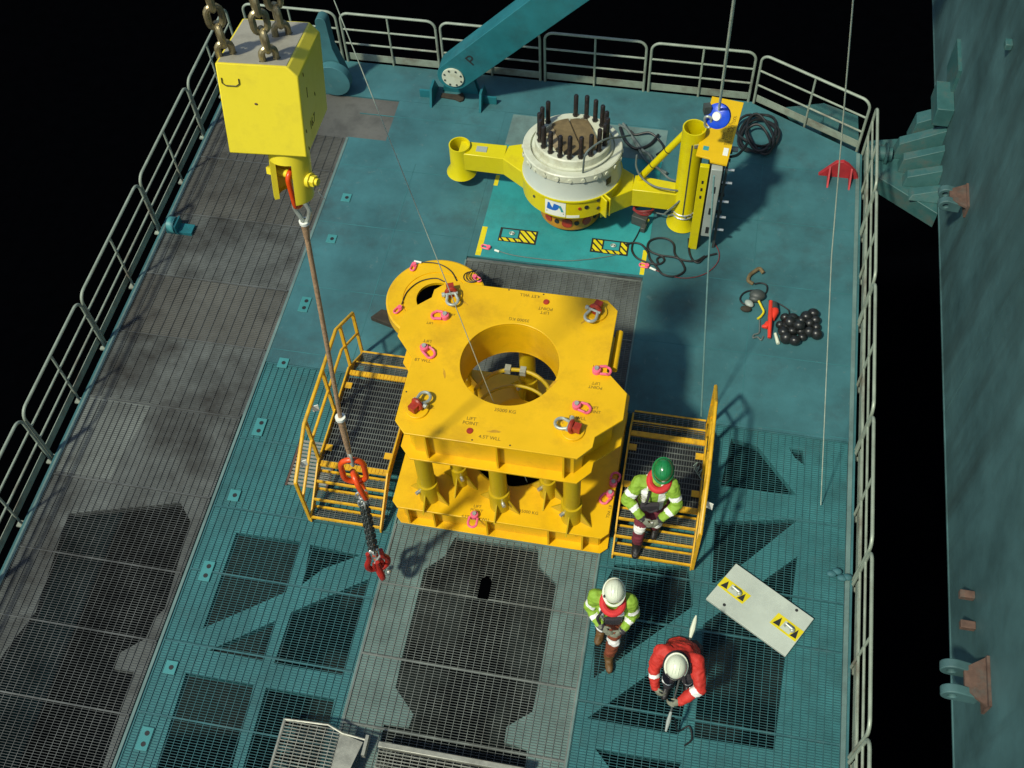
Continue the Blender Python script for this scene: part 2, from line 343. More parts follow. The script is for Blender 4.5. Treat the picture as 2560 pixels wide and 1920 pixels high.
struct('gangway', mb, 'grime_falloff2', 'pale grey plate patch of the left gangway')
mb = MB(); mb.prism([(XW0 + 0.005, 8.6), (XW1 - 0.005, 8.6), (XW1 - 0.005, 11.58), (XW0 + 0.005, 11.56)], -0.3, -0.016)
struct('walkway', mb, 'grime_falloff', 'dark grey walkway strip behind the yellow frame')
# edge kerbs of the strips
mb = MB()
for x in (XT, ): mb.bx(x - 0.02, x + 0.02, YB, 13.95, -0.015, 0.008)
mb.bx(XL - 0.02, XL + 0.04, YB, 15.9, -0.3, 0.015)
mb.bx(XR - 0.03, XR + 0.03, YB, 14.9, -0.3, 0.018)
for x in (XW0, XW1): mb.bx(x - 0.012, x + 0.012, YB, 11.5, -0.015, 0.008)
struct('deck_edge', mb, 'greyteal', 'pale teal edge bars along the deck strips')
# weld seams on the plated deck
mb = MB()
for y in (9.05, 10.35, 11.75, 13.1, 14.4):
    mb.bx(XW1 + 0.02, XR - 0.04, y - 0.004, y + 0.004, -0.01, 0.003)
    mb.bx(XT + 0.06, XW0 - 0.03, y + 0.196, y + 0.204, -0.01, 0.003)
for x in (1.25, ): mb.bx(x - 0.004, x + 0.004, PB + 0.02, 15.0, -0.01, 0.003)
for x in (-4.75, ): mb.bx(x - 0.004, x + 0.004, PB + 0.02, 13.5, -0.01, 0.003)
struct('weld_seams', mb, 'beam', 'weld seams between the deck plates')
# plates and beams under the open gratings (openings cut through)
T0 = lambda x, y: (x / 2.572, 1280 + y / 2.572)
T8 = lambda x, y: (800 + x / 2.572, 1280 + y / 2.572)
T17 = lambda x, y: (1700 + x / 2.572, 1280 + y / 2.572)
TM = lambda x, y: (1700 + x / 2.572, 640 + y / 2.572)
Z2 = lambda x, y: (1440 + x / 3.606, 1400 + y / 3.606)
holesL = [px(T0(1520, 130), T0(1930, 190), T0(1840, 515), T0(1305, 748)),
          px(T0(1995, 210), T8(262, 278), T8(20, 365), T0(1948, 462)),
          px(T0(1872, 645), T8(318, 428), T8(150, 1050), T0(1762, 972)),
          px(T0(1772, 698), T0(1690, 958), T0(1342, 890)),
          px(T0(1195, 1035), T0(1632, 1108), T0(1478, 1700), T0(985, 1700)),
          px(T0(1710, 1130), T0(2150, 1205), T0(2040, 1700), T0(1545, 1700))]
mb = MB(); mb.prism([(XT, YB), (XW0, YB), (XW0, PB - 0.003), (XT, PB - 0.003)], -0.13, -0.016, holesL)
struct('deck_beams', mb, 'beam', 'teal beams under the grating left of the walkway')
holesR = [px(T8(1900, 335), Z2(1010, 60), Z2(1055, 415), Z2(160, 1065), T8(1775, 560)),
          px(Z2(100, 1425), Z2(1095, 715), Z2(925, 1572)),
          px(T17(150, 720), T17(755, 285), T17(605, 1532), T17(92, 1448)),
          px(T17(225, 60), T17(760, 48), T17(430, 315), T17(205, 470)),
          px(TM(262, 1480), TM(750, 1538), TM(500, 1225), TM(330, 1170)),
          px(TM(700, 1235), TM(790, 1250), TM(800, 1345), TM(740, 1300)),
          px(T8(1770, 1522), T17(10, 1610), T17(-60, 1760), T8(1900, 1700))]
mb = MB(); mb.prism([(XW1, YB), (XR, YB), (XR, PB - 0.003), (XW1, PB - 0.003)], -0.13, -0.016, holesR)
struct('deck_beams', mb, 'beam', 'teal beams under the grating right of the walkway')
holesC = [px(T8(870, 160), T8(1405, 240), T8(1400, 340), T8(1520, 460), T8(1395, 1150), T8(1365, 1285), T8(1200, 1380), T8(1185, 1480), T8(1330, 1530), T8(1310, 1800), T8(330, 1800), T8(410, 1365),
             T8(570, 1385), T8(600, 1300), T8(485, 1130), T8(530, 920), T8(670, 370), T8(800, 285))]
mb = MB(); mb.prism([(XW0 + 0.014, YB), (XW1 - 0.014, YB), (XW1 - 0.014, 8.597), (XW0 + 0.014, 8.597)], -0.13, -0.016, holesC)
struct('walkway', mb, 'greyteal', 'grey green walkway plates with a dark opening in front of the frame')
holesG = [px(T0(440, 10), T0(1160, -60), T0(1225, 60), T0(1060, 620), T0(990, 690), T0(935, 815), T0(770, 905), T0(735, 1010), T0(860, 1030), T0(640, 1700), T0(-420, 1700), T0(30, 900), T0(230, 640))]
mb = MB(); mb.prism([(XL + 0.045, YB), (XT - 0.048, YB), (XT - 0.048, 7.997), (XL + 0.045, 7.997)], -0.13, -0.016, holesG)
struct('gangway', mb, 'grime_falloff', 'grey gangway plates with dark openings near the bottom left')
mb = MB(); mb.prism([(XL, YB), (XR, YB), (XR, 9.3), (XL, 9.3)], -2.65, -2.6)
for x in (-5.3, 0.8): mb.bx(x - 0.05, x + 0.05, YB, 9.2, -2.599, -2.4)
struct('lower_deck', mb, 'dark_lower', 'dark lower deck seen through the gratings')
# deck sides; left and near skirts added deep to keep sun off the lower deck
mb = MB(); mb.bx(XL - 0.06, XL - 0.021, YB, YF, -2.9, 0.0); mb.bx(XL, XR, YB - 0.06, YB - 0.01, -2.9, 0.0); mb.bx(XR + 0.031, XR + 0.07, YB, 14.9, -0.9, 0.0); mb.bx(XL, 0.98, YF + 0.002, YF + 0.05, -0.9, -0.01)
struct('deck_side_light_skirt', mb, 'deck', 'steel side of the deck with added skirts that block light below it')
# gratings: real bars
def grating(mb, x0, x1, y0, y1, z=0.0, px_=0.1, py=0.0345, t=0.0042, h=0.012, ph=0.0):
    n = int((y1 - y0) / py)
    for i in range(n + 1):
        y = y0 + i * py; mb.bx(x0, x1, y - t / 2, y + t / 2, z - h, z)
    m = int((x1 - x0) / px_)
    for i in range(m + 1):
        x = x0 + i * px_; mb.bx(x - 0.003, x + 0.003, y0, y1, z - 0.009, z + 0.0012)
def seams(mb, x0, x1, ys, z=0.0):
    for y in ys: mb.bx(x0, x1, y - 0.010, y + 0.010, z - 0.014, z + 0.004)
g = MB(); grating(g, XL + 0.05, XT - 0.055, 0.7, 7.9); grating(g, XL + 0.05, XT - 0.055, 7.96, 13.95, px_=0.16); seams(g, XL + 0.05, XT - 0.05, (3.35, 4.36, 5.36, 6.55, 7.93, 9.2, 10.4, 11.75, 13.1)); g.build('x', 'bar_grey').name = 'grating'
o = bpy.data.objects['grating']; o['kind'] = 'structure'; o['label'] = 'galvanised grating along the left gangway'
g = MB(); grating(g, XT + 0.05, XW0 - 0.02, 0.7, PB - 0.02); seams(g, XT + 0.05, XW0 - 0.02, (3.42, 4.4, 5.45, 6.45, 7.6, PB - 0.02))
struct('grating', g, 'bar_teal', 'teal grating left of the walkway')
g = MB(); grating(g, XW1 + 0.02, XR - 0.035, 0.7, PB - 0.02); seams(g, XW1 + 0.02, XR - 0.035, (3.42, 4.55, 5.75, 6.45, 7.6, PB - 0.02))
struct('grating', g, 'bar_teal', 'teal grating right of the walkway')
g = MB(); grating(g, XW0 + 0.02, XW1 - 0.02, 0.7, 6.6); grating(g, XW0 + 0.02, XW1 - 0.02, 9.1, 11.5); seams(g, XW0 + 0.02, XW1 - 0.02, (3.75, 4.68, 5.7, 9.1, 10.3, 11.5))
for x in (XW0 + 0.02, XW1 - 0.02): g.bx(x - 0.01, x + 0.01, 2.2, 6.6, -0.03, 0.006)
struct('grating', g, 'bar_walk', 'galvanised walkway grating in front of and behind the frame')
# slot in the walkway grating: a black plate paints the shade of the opening
c0 = at(*T8(1060, 490))
pl = [(c0.x - 0.075, c0.y - 0.16), (c0.x + 0.075, c0.y - 0.16)] + [(c0.x + 0.075 * math.cos(math.pi * i / 10), c0.y + 0.09 + 0.075 * math.sin(math.pi * i / 10)) for i in range(11)]
mb = MB(); mb.prism(pl, -0.005, 0.006); o = mb.build('slot_shade_plate', 'sea'); tag(o, 'black rounded plate painting the shaded slot in the walkway grating in front of the yellow frame', 'slot')

# hull wall on the right
hw = thing('hull_wall', 'tall teal hull side rising to the right of the black gap', 'hull', (4.2, 8, 0))
mb = MB(); mb.bx(4.2, 6.2, -3, 30, 0.0, 11)
mb.build('plating', 'hull', hw)
mb = MB()
for y in (3.1, 9.7, 18.3): mb.bx(4.196, 4.2, y - 0.01, y + 0.012, 0.03, 11)
mb.bx(4.185, 4.2, -3, 30, 0.0, 0.03)
mb.build('weld_seam', 'hull', hw)

# ================================================================ GUARD RAILS
RC = {}
def rail(p0, p1, label, n=0):
    p0 = Vector(p0); p1 = Vector(p1); L = round((p1 - p0).length, 3)
    rz = math.atan2(p1.y - p0.y, p1.x - p0.x)
    t = thing('guard_rail', label, 'railing', tuple(p0), rz, 'guard rail panels round the deck')
    if L not in RC:
        a = MB(); R = 0.16; H = 1.1
        pts = [(0, 0, -0.12), (0, 0, H - R)] + [tuple(q) for q in arc((R, 0, H - R), R, math.pi, math.pi / 2, 6, ((1, 0, 0), (0, 0, 1)))][1:]
        pts += [tuple(q) for q in arc((L - R, 0, H - R), R, math.pi / 2, 0, 6, ((1, 0, 0), (0, 0, 1)))] + [(L, 0, -0.12)]
        a.tube(pts, 0.024, 10)
        b = MB(); b.cyl((0.02, 0, 0.74), (L - 0.02, 0, 0.74), 0.018, 8)
        b2 = MB(); b2.cyl((0.02, 0, 0.42), (L - 0.02, 0, 0.42), 0.018, 8)
        c = MB(); c.cyl((L * 0.5, 0, -0.12), (L * 0.5, 0, H - 0.01), 0.02, 8)
        d = MB(); d.bx(0.025, L - 0.025, 0.026, 0.036, 0.02, 0.17)
        ft = []
        for x in (0, L * 0.5, L): e = MB(); e.bx(x - 0.05, x + 0.05, -0.06, 0.07, -0.15, -0.12); ft.append(('foot', e))
        RC[L] = [q.build(nm, 'rail', None) for nm, q in (('top_frame', a), ('mid_rail', b), ('mid_rail', b2), ('mid_post', c), ('toe_plate', d), *ft)]
        for q in RC[L]: q.parent = t
    else:
        for q in RC[L]:
            w = q.copy(); COL.objects.link(w); w.parent = t
    return t
fr = [(-8.52, -6.74), (-6.65, -4.86), (-4.77, -2.94), (-2.85, -1.02), (-0.93, 0.89)]
names = ['pale rail panel at the far left corner, behind the hanging yellow block', 'second pale rail panel of the far row, between the block and the teal arm', 'pale rail panel of the far row crossed by the leaning teal arm', 'pale rail panel of the far row behind the white studded tool', 'pale rail panel of the far row behind the yellow control panel']
for (a, b), nm in zip(fr, names): rail((a, 15.95, 0), (b, 15.95, 0), nm)
rail((0.99, 15.93, 0), (2.84, 15.0, 0), 'angled pale rail panel across the far right corner of the deck')
rr = [(14.94, 13.12), (13.06, 11.24), (11.18, 8.89), (8.83, 6.82), (6.76, 4.42), (4.36, 2.2)]
names = ['right side rail panel nearest the far corner, beside the red padeye', 'right side rail panel second from the far corner, above the heap of black beads', 'right side rail panel beside the heap of black beads', 'right side rail panel beside the right hand steps', 'right side rail panel beside the white cover plate', 'right side rail panel at the bottom edge of the photo']
for (a, b), nm in zip(rr, names): rail((2.94, a, 0), (2.94, b, 0), nm)
ll = [(2.55, 4.62), (4.68, 6.81), (6.87, 8.92), (8.98, 11.38), (11.44, 13.7), (13.76, 15.82)]
names = ['left side rail panel running out of the photo at the bottom left', 'left side rail panel lowest but one, beside the darkest gratings', 'left side rail panel beside the middle of the grey gangway', 'rust stained left rail panel just below the round teal fairlead', 'left side rail panel just above the round teal fairlead', 'left side rail panel at the far end, partly behind the yellow block']
for (a, b), nm in zip(ll, names): rail((-8.8, a, 0), (-8.8, b, 0), nm)

# ================================================================ TEAL ARM, BRACKETS
ar = thing('lifting_arm', 'thick teal arm with white pin cover leaning up right from the far rail', 'arm', (-4.39, 15.1, 0))
pv = Vector((-4.34, 0.72)); u = Vector((0.72, 0.694)).normalized(); w = Vector((-u.y, u.x)); hw_ = 0.29
pts2 = []
for i in range(13):
    a = math.pi / 2 + math.pi * i / 12; q = pv + u * (hw_ * math.cos(a)) + w * (hw_ * math.sin(a)); pts2.append((q.x, q.y))
q = pv + u * 9.0 - w * 0.34; pts2.append((q.x, q.y)); q = pv + u * 9.0 + w * 0.34; pts2.append((q.x, q.y))
X = Matrix(((1, 0, 0, 0), (0, 0, -1, 0), (0, 1, 0, 0), (0, 0, 0, 1)))   # (x,y,z)->(x,-z,y)
mb = MB(); mb.prism(pts2, -15.36, -15.0, (), X); mb.build('boom', 'arm', ar, bevel=0.02)
mb = MB(); mb.prism(circ(pv.x, pv.y, 0.2, 32), -15.0, -14.97, (), X); pc = mb.build('pin_cover', 'white_tool', ar, bevel=0.004)
for k in range(8):
    a = 2 * math.pi * (k + 0.5) / 8; mb = MB(); mb.prism(circ(pv.x + 0.16 * math.cos(a), pv.y + 0.16 * math.sin(a), 0.018, 8), -14.97, -14.957, (), X); mb.build('bolt', 'darkframe', pc)
c = pv + u * 0.53 + w * 0.0
text_part('letter', 'P', 0.30, frameX(Vector((c.x - 0.02, 14.996, c.y + 0.04)), (0.72, 0, 0.694), (-0.694, 0, 0.72)), 'blackpaint', ar)
br = thing('arm_bracket', 'teal clevis bracket welded to the deck below the leaning arm', 'bracket', (-4.36, 15.2, 0))
for y in (15.42, 15.50):
    mb = MB()
    pl = [(pv.x - 0.34, 0.0), (pv.x + 0.34, 0.0)] + [(pv.x + 0.24 * math.cos(math.pi * i / 8), 0.45 + 0.14 * math.sin(math.pi * i / 8)) for i in range(9)]
    mb.prism(pl, -y - 0.025, -y + 0.025, (), X); mb.build('cheek_plate', 'arm', br)
for sx in (-1, 1):
    mb = MB(); mb.prism([(14.92, 0.002), (15.5, 0.002), (15.3, 0.34), (15.05, 0.34)], -0.02, 0.02, (), Matrix(((0, 0, 1, pv.x + sx * 0.46), (1, 0, 0, 0), (0, 1, 0, 0), (0, 0, 0, 1))))
    mb.bx(pv.x + sx * 0.48, pv.x + sx * 0.72, 15.18, 15.22, 0.002, 0.16); mb.build('gusset', 'arm', br)
b2 = thing('pivot_bracket', 'teal pivot bracket with a tall rounded lug behind the hanging yellow block', 'bracket', (-6.75, 15.2, 0))
mb = MB(); pl = [(-7.0, 0.0), (-6.42, 0.0), (-6.42, 0.35), (-6.58, 0.95), (-6.60, 1.5)] + [(-6.70 + 0.10 * math.cos(math.pi * i / 8), 1.5 + 0.10 * math.sin(math.pi * i / 8)) for i in range(1, 9)] + [(-6.85, 0.8)]
mb.prism(pl, -15.35, -15.15, (), X); mb.build('lug_plate', 'deck', b2, bevel=0.01)
mb = MB(); mb.prism(circ(-6.62, 0.36, 0.33, 28), -15.12, -14.95, (), X); mb.build('boss', 'deck', b2, bevel=0.02)
wd = MB(); a = at(1103, 236, 0.04); b = at(1160, 244, 0.04)
d = (b - a).normalized(); n = Vector((-d.y, d.x, 0))
wd.add([a - n * 0.05, a + n * 0.05, a + d * 0.28 + n * 0.06, a + d * 0.38 + n * 0.12, b + n * 0.04, b - n * 0.06, a + d * 0.38 - n * 0.1, a + d * 0.28 - n * 0.06] + [q + Vector((0, 0, -0.036)) for q in (a - n * 0.05, a + n * 0.05, a + d * 0.28 + n * 0.06, a + d * 0.38 + n * 0.12, b + n * 0.04, b - n * 0.06, a + d * 0.38 - n * 0.1, a + d * 0.28 - n * 0.06)],
       [tuple(range(8))] + [(i, (i + 1) % 8, 8 + (i + 1) % 8, 8 + i) for i in range(8)])
tag(wd.build('steel_spike', 'darkwood', bevel=0.006), 'dark pointed steel bar lying on the deck below the white pin cover', 'bar')
fl = thing('fairlead', 'small round teal fairlead lug at the left deck edge', 'fairlead', tuple(at(432, 560, 0)))
c = at(432, 562, 0.1); mb = MB(); mb.cyl(c + Vector((-0.06, 0, 0)), c + Vector((0.06, 0, 0)), 0.14, 20); mb.build('roller', 'pale_teal', fl)
mb = MB(); mb.bx(c.x - 0.1, c.x + 0.35, c.y - 0.1, c.y + 0.1, -0.02, 0.05); mb.bx(c.x + 0.08, c.x + 0.11, c.y - 0.13, c.y + 0.13, 0.05, 0.2); mb.build('base', 'arm', fl)

# red padeye on the deck
rp = thing('red_padeye', 'red padeye with two gussets welded on the deck near the far right corner', 'padeye', (2.54, 14.3, 0))
mb = MB(); mb.prism([(2.2, 0.0), (2.88, 0.0), (2.80, 0.16), (2.66, 0.30), (2.56, 0.36), (2.44, 0.33), (2.30, 0.14)], -14.36, -14.29, (), X); mb.build('lug_plate', 'padred', rp, bevel=0.005)
for x in (2.36, 2.72):
    mb = MB(); mb.prism([(14.02, 0.0), (14.287, 0.0), (14.287, 0.24)], -0.014, 0.014, (), Matrix(((0, 0, 1, x), (1, 0, 0, 0), (0, 1, 0, 0), (0, 0, 0, 1)))); mb.build('gusset', 'padred', rp)

# stepped bracket between deck corner and hull
sb = thing('mooring_bracket', 'stepped teal bracket joining the far right deck corner to the hull', 'bracket', (3.6, 14.6, 0))
mb = MB(); mb.add([(2.98, 14.62, -0.05), (4.2, 13.75, -0.05), (4.2, 15.6, -0.05), (2.98, 15.3, -0.05), (2.98, 14.62, -0.4), (4.2, 13.75, -0.4), (4.2, 15.6, -0.4), (2.98, 15.3, -0.4)], [(0, 1, 2, 3), (7, 6, 5, 4), (0, 4, 5, 1), (1, 5, 6, 2), (2, 6, 7, 3), (3, 7, 4, 0)])
mb.build('beam', 'bracket', sb, bevel=0.01)
for i, (x0, y0, y1, zt, z2) in enumerate([(3.72, 13.98, 14.22, 0.02, 0.16), (3.62, 14.3, 14.54, 0.10, 0.30), (3.54, 14.62, 14.86, 0.18, 0.46), (3.46, 14.94, 15.2, 0.22, 0.60), (3.70, 15.28, 15.62, 0.42, 0.66)]):
    mb = MB(); mb.add([(x0, y0, -0.045), (4.2, y0, -0.045), (4.2, y1, -0.045), (x0, y1, -0.045), (x0 + 0.05, y0 + 0.07, zt), (4.2, y0 + 0.1, z2), (4.2, y1, z2), (x0 + 0.05, y1, zt)], [(3, 2, 1, 0), (4, 5, 6, 7), (0, 1, 5, 4), (1, 2, 6, 5), (2, 3, 7, 6), (3, 0, 4, 7)])
    mb.build('fin', 'bracket', sb, bevel=0.006)
mb = MB(); mb.bx(3.92, 4.2, 15.05, 15.75, 0.68, 1.05); mb.build('cap_box', 'bracket', sb, bevel=0.012)
mb = MB(); mb.bx(4.14, 4.199, 15.5, 16.3, 0.9, 1.5); mb.build('stiffener', 'bracket', sb)
mb = MB(); mb.cyl((3.02, 14.95, 0.02), (3.42, 14.95, 0.02), 0.13, 14); mb.cyl((3.12, 14.95, 0.02), (3.16, 14.95, 0.02), 0.2, 14); mb.cyl((3.3, 14.95, 0.02), (3.34, 14.95, 0.02), 0.2, 14); mb.build('hinge_pin', 'bracket', sb)
le = MB(); le.prism([to2(at(1965, 268, -0.35)), to2(at(2060, 258, -0.35)), to2(at(2145, 290, -0.35)), (2.95, 15.3), (2.3, 15.25)], -0.5, -0.35)
le.prism([to2(at(2055, 330, -0.2)), to2(at(2090, 345, -0.2)), to2(at(2100, 300, -0.2)), to2(at(2060, 290, -0.2))], -0.34, -0.15)
tag(le.build('ledge', 'bracket'), 'teal ledge sticking out beyond the angled rail panel', 'ledge')

# hull fittings
def padeye(name, pxc, label, s=1.0):
    p = atx(pxc[0], pxc[1], 4.2); t = thing(name, label, 'padeye', tuple(p), 0, 'rusty padeyes on the hull side')
    XX = Matrix(((-1, 0, 0, 4.2), (0, 0, 1, 0), (0, 1, 0, p.z), (0, 0, 0, 1)))
    mb = MB(); mb.bx(4.165, 4.199, p.y - 0.30 * s, p.y + 0.30 * s, p.z - 0.16 * s, p.z + 0.14 * s); mb.build('base_plate', 'rust', t)
    mb = MB(); mb.prism([(4.164, p.y - 0.29 * s), (4.164, p.y + 0.29 * s), (3.92, p.y + 0.13 * s), (3.92, p.y - 0.13 * s)], p.z + 0.05, p.z + 0.09); mb.build('web_plate', 'rust', t)
    for k in (-1, 1):
        pl = [(0.10, -0.15 * s), (0.10, 0.05), (0.36 * s, 0.13 * s)] + [(0.40 * s + 0.13 * s * math.cos(a), 0.13 * s * math.sin(a)) for a in [math.pi / 2 - math.pi * i / 8 for i in range(9)]]
        X2 = Matrix(((-1, 0, 0, 4.2), (0, 0, 1, p.y + k * 0.15 * s), (0, 1, 0, p.z), (0, 0, 0, 1)))
        mb = MB(); mb.prism(pl, -0.055, 0.055, [circ(0.40 * s, 0, 0.05 * s, 14)], X2); mb.build('ear', 'hull', t, bevel=0.012)
    return t
padeye('hull_padeye', (2468, 1712), 'rusty two eared padeye low on the hull near the bottom right', 1.0)
padeye('hull_padeye', (2418, 500), 'rusty padeye on the hull just below the stepped bracket', 0.8)
for pq, nm in (((2436, 1490), 'upper of two small rusty blocks on the hull side'), ((2438, 1566), 'lower of two small rusty blocks on the hull side, nearer the padeye')):
    p = atx(pq[0], pq[1], 4.2); mb = MB(); mb.bx(4.02, 4.199, p.y - 0.05, p.y + 0.05, p.z - 0.05, p.z + 0.04)
    tag(mb.build('hull_block', 'rust', bevel=0.008), nm, 'block', 'small rusty blocks on the hull')
p = atx(2530, 112, 4.2); mb = MB(); mb.bx(4.1, 4.199, p.y - 0.07, p.y + 0.07, p.z - 0.05, p.z + 0.05); tag(mb.build('hull_bracket', 'bracket', bevel=0.01), 'small teal bracket high on the hull near the top right corner', 'bracket')

# sockets in the deck edge strip
spots = [((762, 762), 2), ((708, 908), 1), ((649, 1068), 2), ((586, 1239), 1), ((517, 1428), 2), ((427, 1669), 1), ((362, 1847), 2), ((829, 598), 1), ((866, 495), 1)]
desc = ['level with the far yellow ring', 'below the pair level with the far yellow ring', 'level with the middle of the left steps', 'level with the foot of the left steps', 'left of the largest teal grating bay', 'below the largest teal grating bay', 'at the bottom of the photo', 'just right of the wire rope top end', 'farthest up the strip']
for (p, nh), de in zip(spots, desc):
    c = at(p[0], p[1], 0.0); t = thing('deck_socket', 'pale teal lashing socket with %s %s' % ('two holes' if nh == 2 else 'one hole', de), 'socket', tuple(c), 0, 'lashing sockets along the left deck strip')
    mb = MB(); mb.box((c.x, c.y, 0.009), (0.16, 0.30 if nh == 2 else 0.18, 0.012)); mb.build('pad', 'pale_teal', t, bevel=0.003)
    for k in range(nh):
        yy = c.y + (k - (nh - 1) / 2) * 0.14; mb = MB(); mb.prism(circ(c.x + 0.01, yy, 0.033, 14), 0.0152, 0.0172); mb.build('hole', 'blackpaint', t)

# ================================================================ HANGING BLOCK, CHAINS, SLING
Z1 = 0.55; ZB = 8.06; HB = 0.835
FL = at(573.5, 383, ZB); FRb = at(769.8, 398.5, ZB); BRb = at(818.4, 276, ZB)
ux = (FRb - FL).normalized(); vy = Vector((-ux.y, ux.x, 0)); wB = (FRb - FL).length
ux = Vector((0.99419, 0.10195, -0.0346)).normalized(); wz = Vector((0.00693, 0.26016, 0.96554)); wz = (wz - ux * wz.dot(ux)).normalized(); vy = wz.cross(ux); wB, dB, HB = 0.616, 0.788, 0.751
BX = Matrix((ux, vy, wz)).transposed().to_4x4(); BX.translation = FL     # block local: x right, y back, z up from bottom
bk = thing('load_block', 'big bright yellow crane block hanging on chains at the top left', 'crane block', tuple(FL))
ch = 0.055
prof = [(0, 0), (wB, 0), (wB, HB - 0.075), (wB - 0.075, HB), (0.0, HB)]
XP = BX @ Matrix(((1, 0, 0, 0), (0, 0, 1, 0), (0, 1, 0, 0), (0, 0, 0, 1)))
mb = MB(); mb.prism(prof, 0, dB, (), XP); mb.build('body', 'block', bk, bevel=0.012)
mb = MB(); mb.prism([(0.02, 0.022), (wB - 0.085, 0.022), (wB - 0.085, dB - 0.02), (0.02, dB - 0.02)], HB + 0.001, HB + 0.004, (), BX); mb.build('top_plate', 'greytop', bk)
mb = MB(); mb.tube([BX @ Vector((x, -0.008, z)) for x, z in ((0.035, HB - 0.11), (0.035, HB - 0.15), (0.06, HB - 0.17), (0.14, HB - 0.17), (0.165, HB - 0.15), (0.165, HB - 0.11))], 0.004, 6); mb.build('handle', 'blackpaint', bk)
mb = MB(); mb.ell(BX @ Vector((0.27, -0.003, 0.44)), 0.013, 0.004, 0.011); mb.build('rust_spot', 'rust', bk)
sf = lambda y, z: BX @ Vector((wB + 0.0015, y, z))
text_part('marking', '1', 0.12, frameX(sf(0.2, 0.45), vy, wz), 'fadedink', bk)
text_part('marking', '16.7', 0.10, frameX(sf(0.27, 0.17), vy, wz), 'fadedink', bk)
for y, z in ((0.06, 0.2), (0.08, 0.04), (0.42, 0.33), (0.14, 0.63)):
    mb = MB(); mb.ell(sf(y, z), 0.004, 0.006, 0.02); mb.build('scratch', 'fadedink', bk)
# clevis
cc = BX @ Vector((wB * 0.68, dB * 0.24, 0)); cr_ = 0.165
pa = -rad(20); ca = (ux * math.cos(pa) + vy * math.sin(pa)).normalized(); cb = wz.cross(ca)
CXM = Matrix((ca, cb, wz)).transposed().to_4x4(); CXM.translation = cc - wz * 0.002
mb = MB(); mb.lathe([(0.125, -0.10), (cr_, -0.10), (cr_, 0.0), (0.125, 0.0)], (0, 0, -0.002), 32, CXM)
gap = rad(38)
for s0 in (0, math.pi):
    a0 = pa + s0 - (math.pi / 2 - gap); a1 = pa + s0 + (math.pi / 2 - gap)
    mb.lathe([(0.122, -0.47), (cr_ - 0.004, -0.47), (cr_, -0.45), (cr_, -0.1), (0.122, -0.1)], (0, 0, -0.002), 16, CXM, a0 - pa, a1 - pa)
cl = mb.build('clevis', 'block', bk)
pz = cc - wz * 0.28
mb = MB(); mb.cyl(pz - ca * 0.205, pz + ca * 0.215, 0.034, 14); mb.build('pin', 'block', cl)
mb = MB(); mb.cyl(pz + ca * 0.155, pz + ca * 0.185, 0.062, 18); mb.cyl(pz + ca * 0.185, pz + ca * 0.225, 0.048, 6); mb.cyl(pz + ca * 0.225, pz + ca * 0.25, 0.03, 12); mb.build('nut', 'block', cl)
mb = MB(); mb.bx(-0.025, 0.025, -0.03, 0.03, -0.035, 0.035, frameX(pz - ca * 0.195, ca, wz)); mb.build('pin_head', 'block', cl)
mb = MB(); q = pz + ca * 0.23; mb.tube(spline([q, q + Vector((0.02, 0, -0.07)), q + Vector((0.0, 0, -0.12)), q + Vector((0.035, 0, -0.2))], 4), 0.005, 6); mb.build('split_pin', 'steel', cl)
# chains
def chain(p, label, n=9):
    t = thing('hoist_chain', label, 'chain', tuple(p), 0, 'chains holding the yellow block'); L, Wd, r = 0.215, 0.102, 0.0265; first = None
    for i in range(n):
        a = rad(35 + 90 * (i % 2)); wid = (math.cos(a), math.sin(a), 0)
        c = p + Vector((0, 0, 0.045 + i * (L - 2 * r - 0.002) - 0.02))
        mb = MB(); mb.tube(stadium(c, L - 2 * r + 2 * r - 0.04, Wd, (0, 0, 1), wid, 7), r, 10, closed=True); mb.build('link', 'chain', t)
tp = BX @ Vector((0, 0, HB))
def ontop(a, b):
    d = r_ * ((a - 1280) / FPX) + d_ * ((b - 960) / FPX) + f_; o_ = Vector((0, 0, HC)); return o_ + d * ((tp - o_).dot(wz) / d.dot(wz))
chain(ontop(566, 137), 'bronze chain at the front left corner of the yellow block')
chain(ontop(675, 150), 'bronze chain at the front middle of the yellow block')
chain(ontop(706, 88), 'bronze chain at the rear right corner of the yellow block')
for q in ((566, 137), (675, 150), (706, 88)):
    mb = MB(); c = BX.inverted() @ ontop(*q)
    mb.prism([(c.x + 0.085 * math.cos(a) * math.cos(0.6) - 0.03 * math.sin(a) * math.sin(0.6), c.y + 0.085 * math.cos(a) * math.sin(0.6) + 0.03 * math.sin(a) * math.cos(0.6)) for a in [2 * math.pi * i / 16 for i in range(16)]], HB + 0.0045, HB + 0.006, (), BX); mb.build('chain_slot', 'blackpaint', bk)
# sling: orange link, thimble, rope, sockets, master links, chain legs, hooks
A0 = at(689, 400, ZB); Bt = at(945, 1420, Z1)
PY = [(8.48, 400), (8, 514), (7.5, 623), (7, 721), (6, 895), (5, 1042), (4, 1169), (3.5, 1226), (3, 1279), (2.5, 1329), (2, 1376), (1.5, 1420), (1.2, 1445)]
def ln(z):
    for (a, ya), (b, yb) in zip(PY, PY[1:]):
        if z >= b or b == 1.2: yq = ya + (yb - ya) * (z - a) / (b - a); break
    lo, hi = -0.3, 1.5
    for _ in range(40):
        t = (lo + hi) / 2; P = A0 + (Bt - A0) * t - Vector((0, 0, HC))
        if 960 + FPX * P.dot(d_) / P.dot(f_) < yq: lo = t
        else: hi = t
    return A0 + (Bt - A0) * t
dn = (Bt - A0).normalized()
lk = MB(); top = pz + Vector((0, 0, -0.0)); lk.tube(stadium(top + Vector((0, 0, -0.155)), 0.40, 0.125, (0, 0, 1), (ca.y, -ca.x, 0), 8), 0.022, 12, closed=True)
tag(lk.build('link', 'orange'), 'long orange link hanging from the pin of the yellow block', 'link')
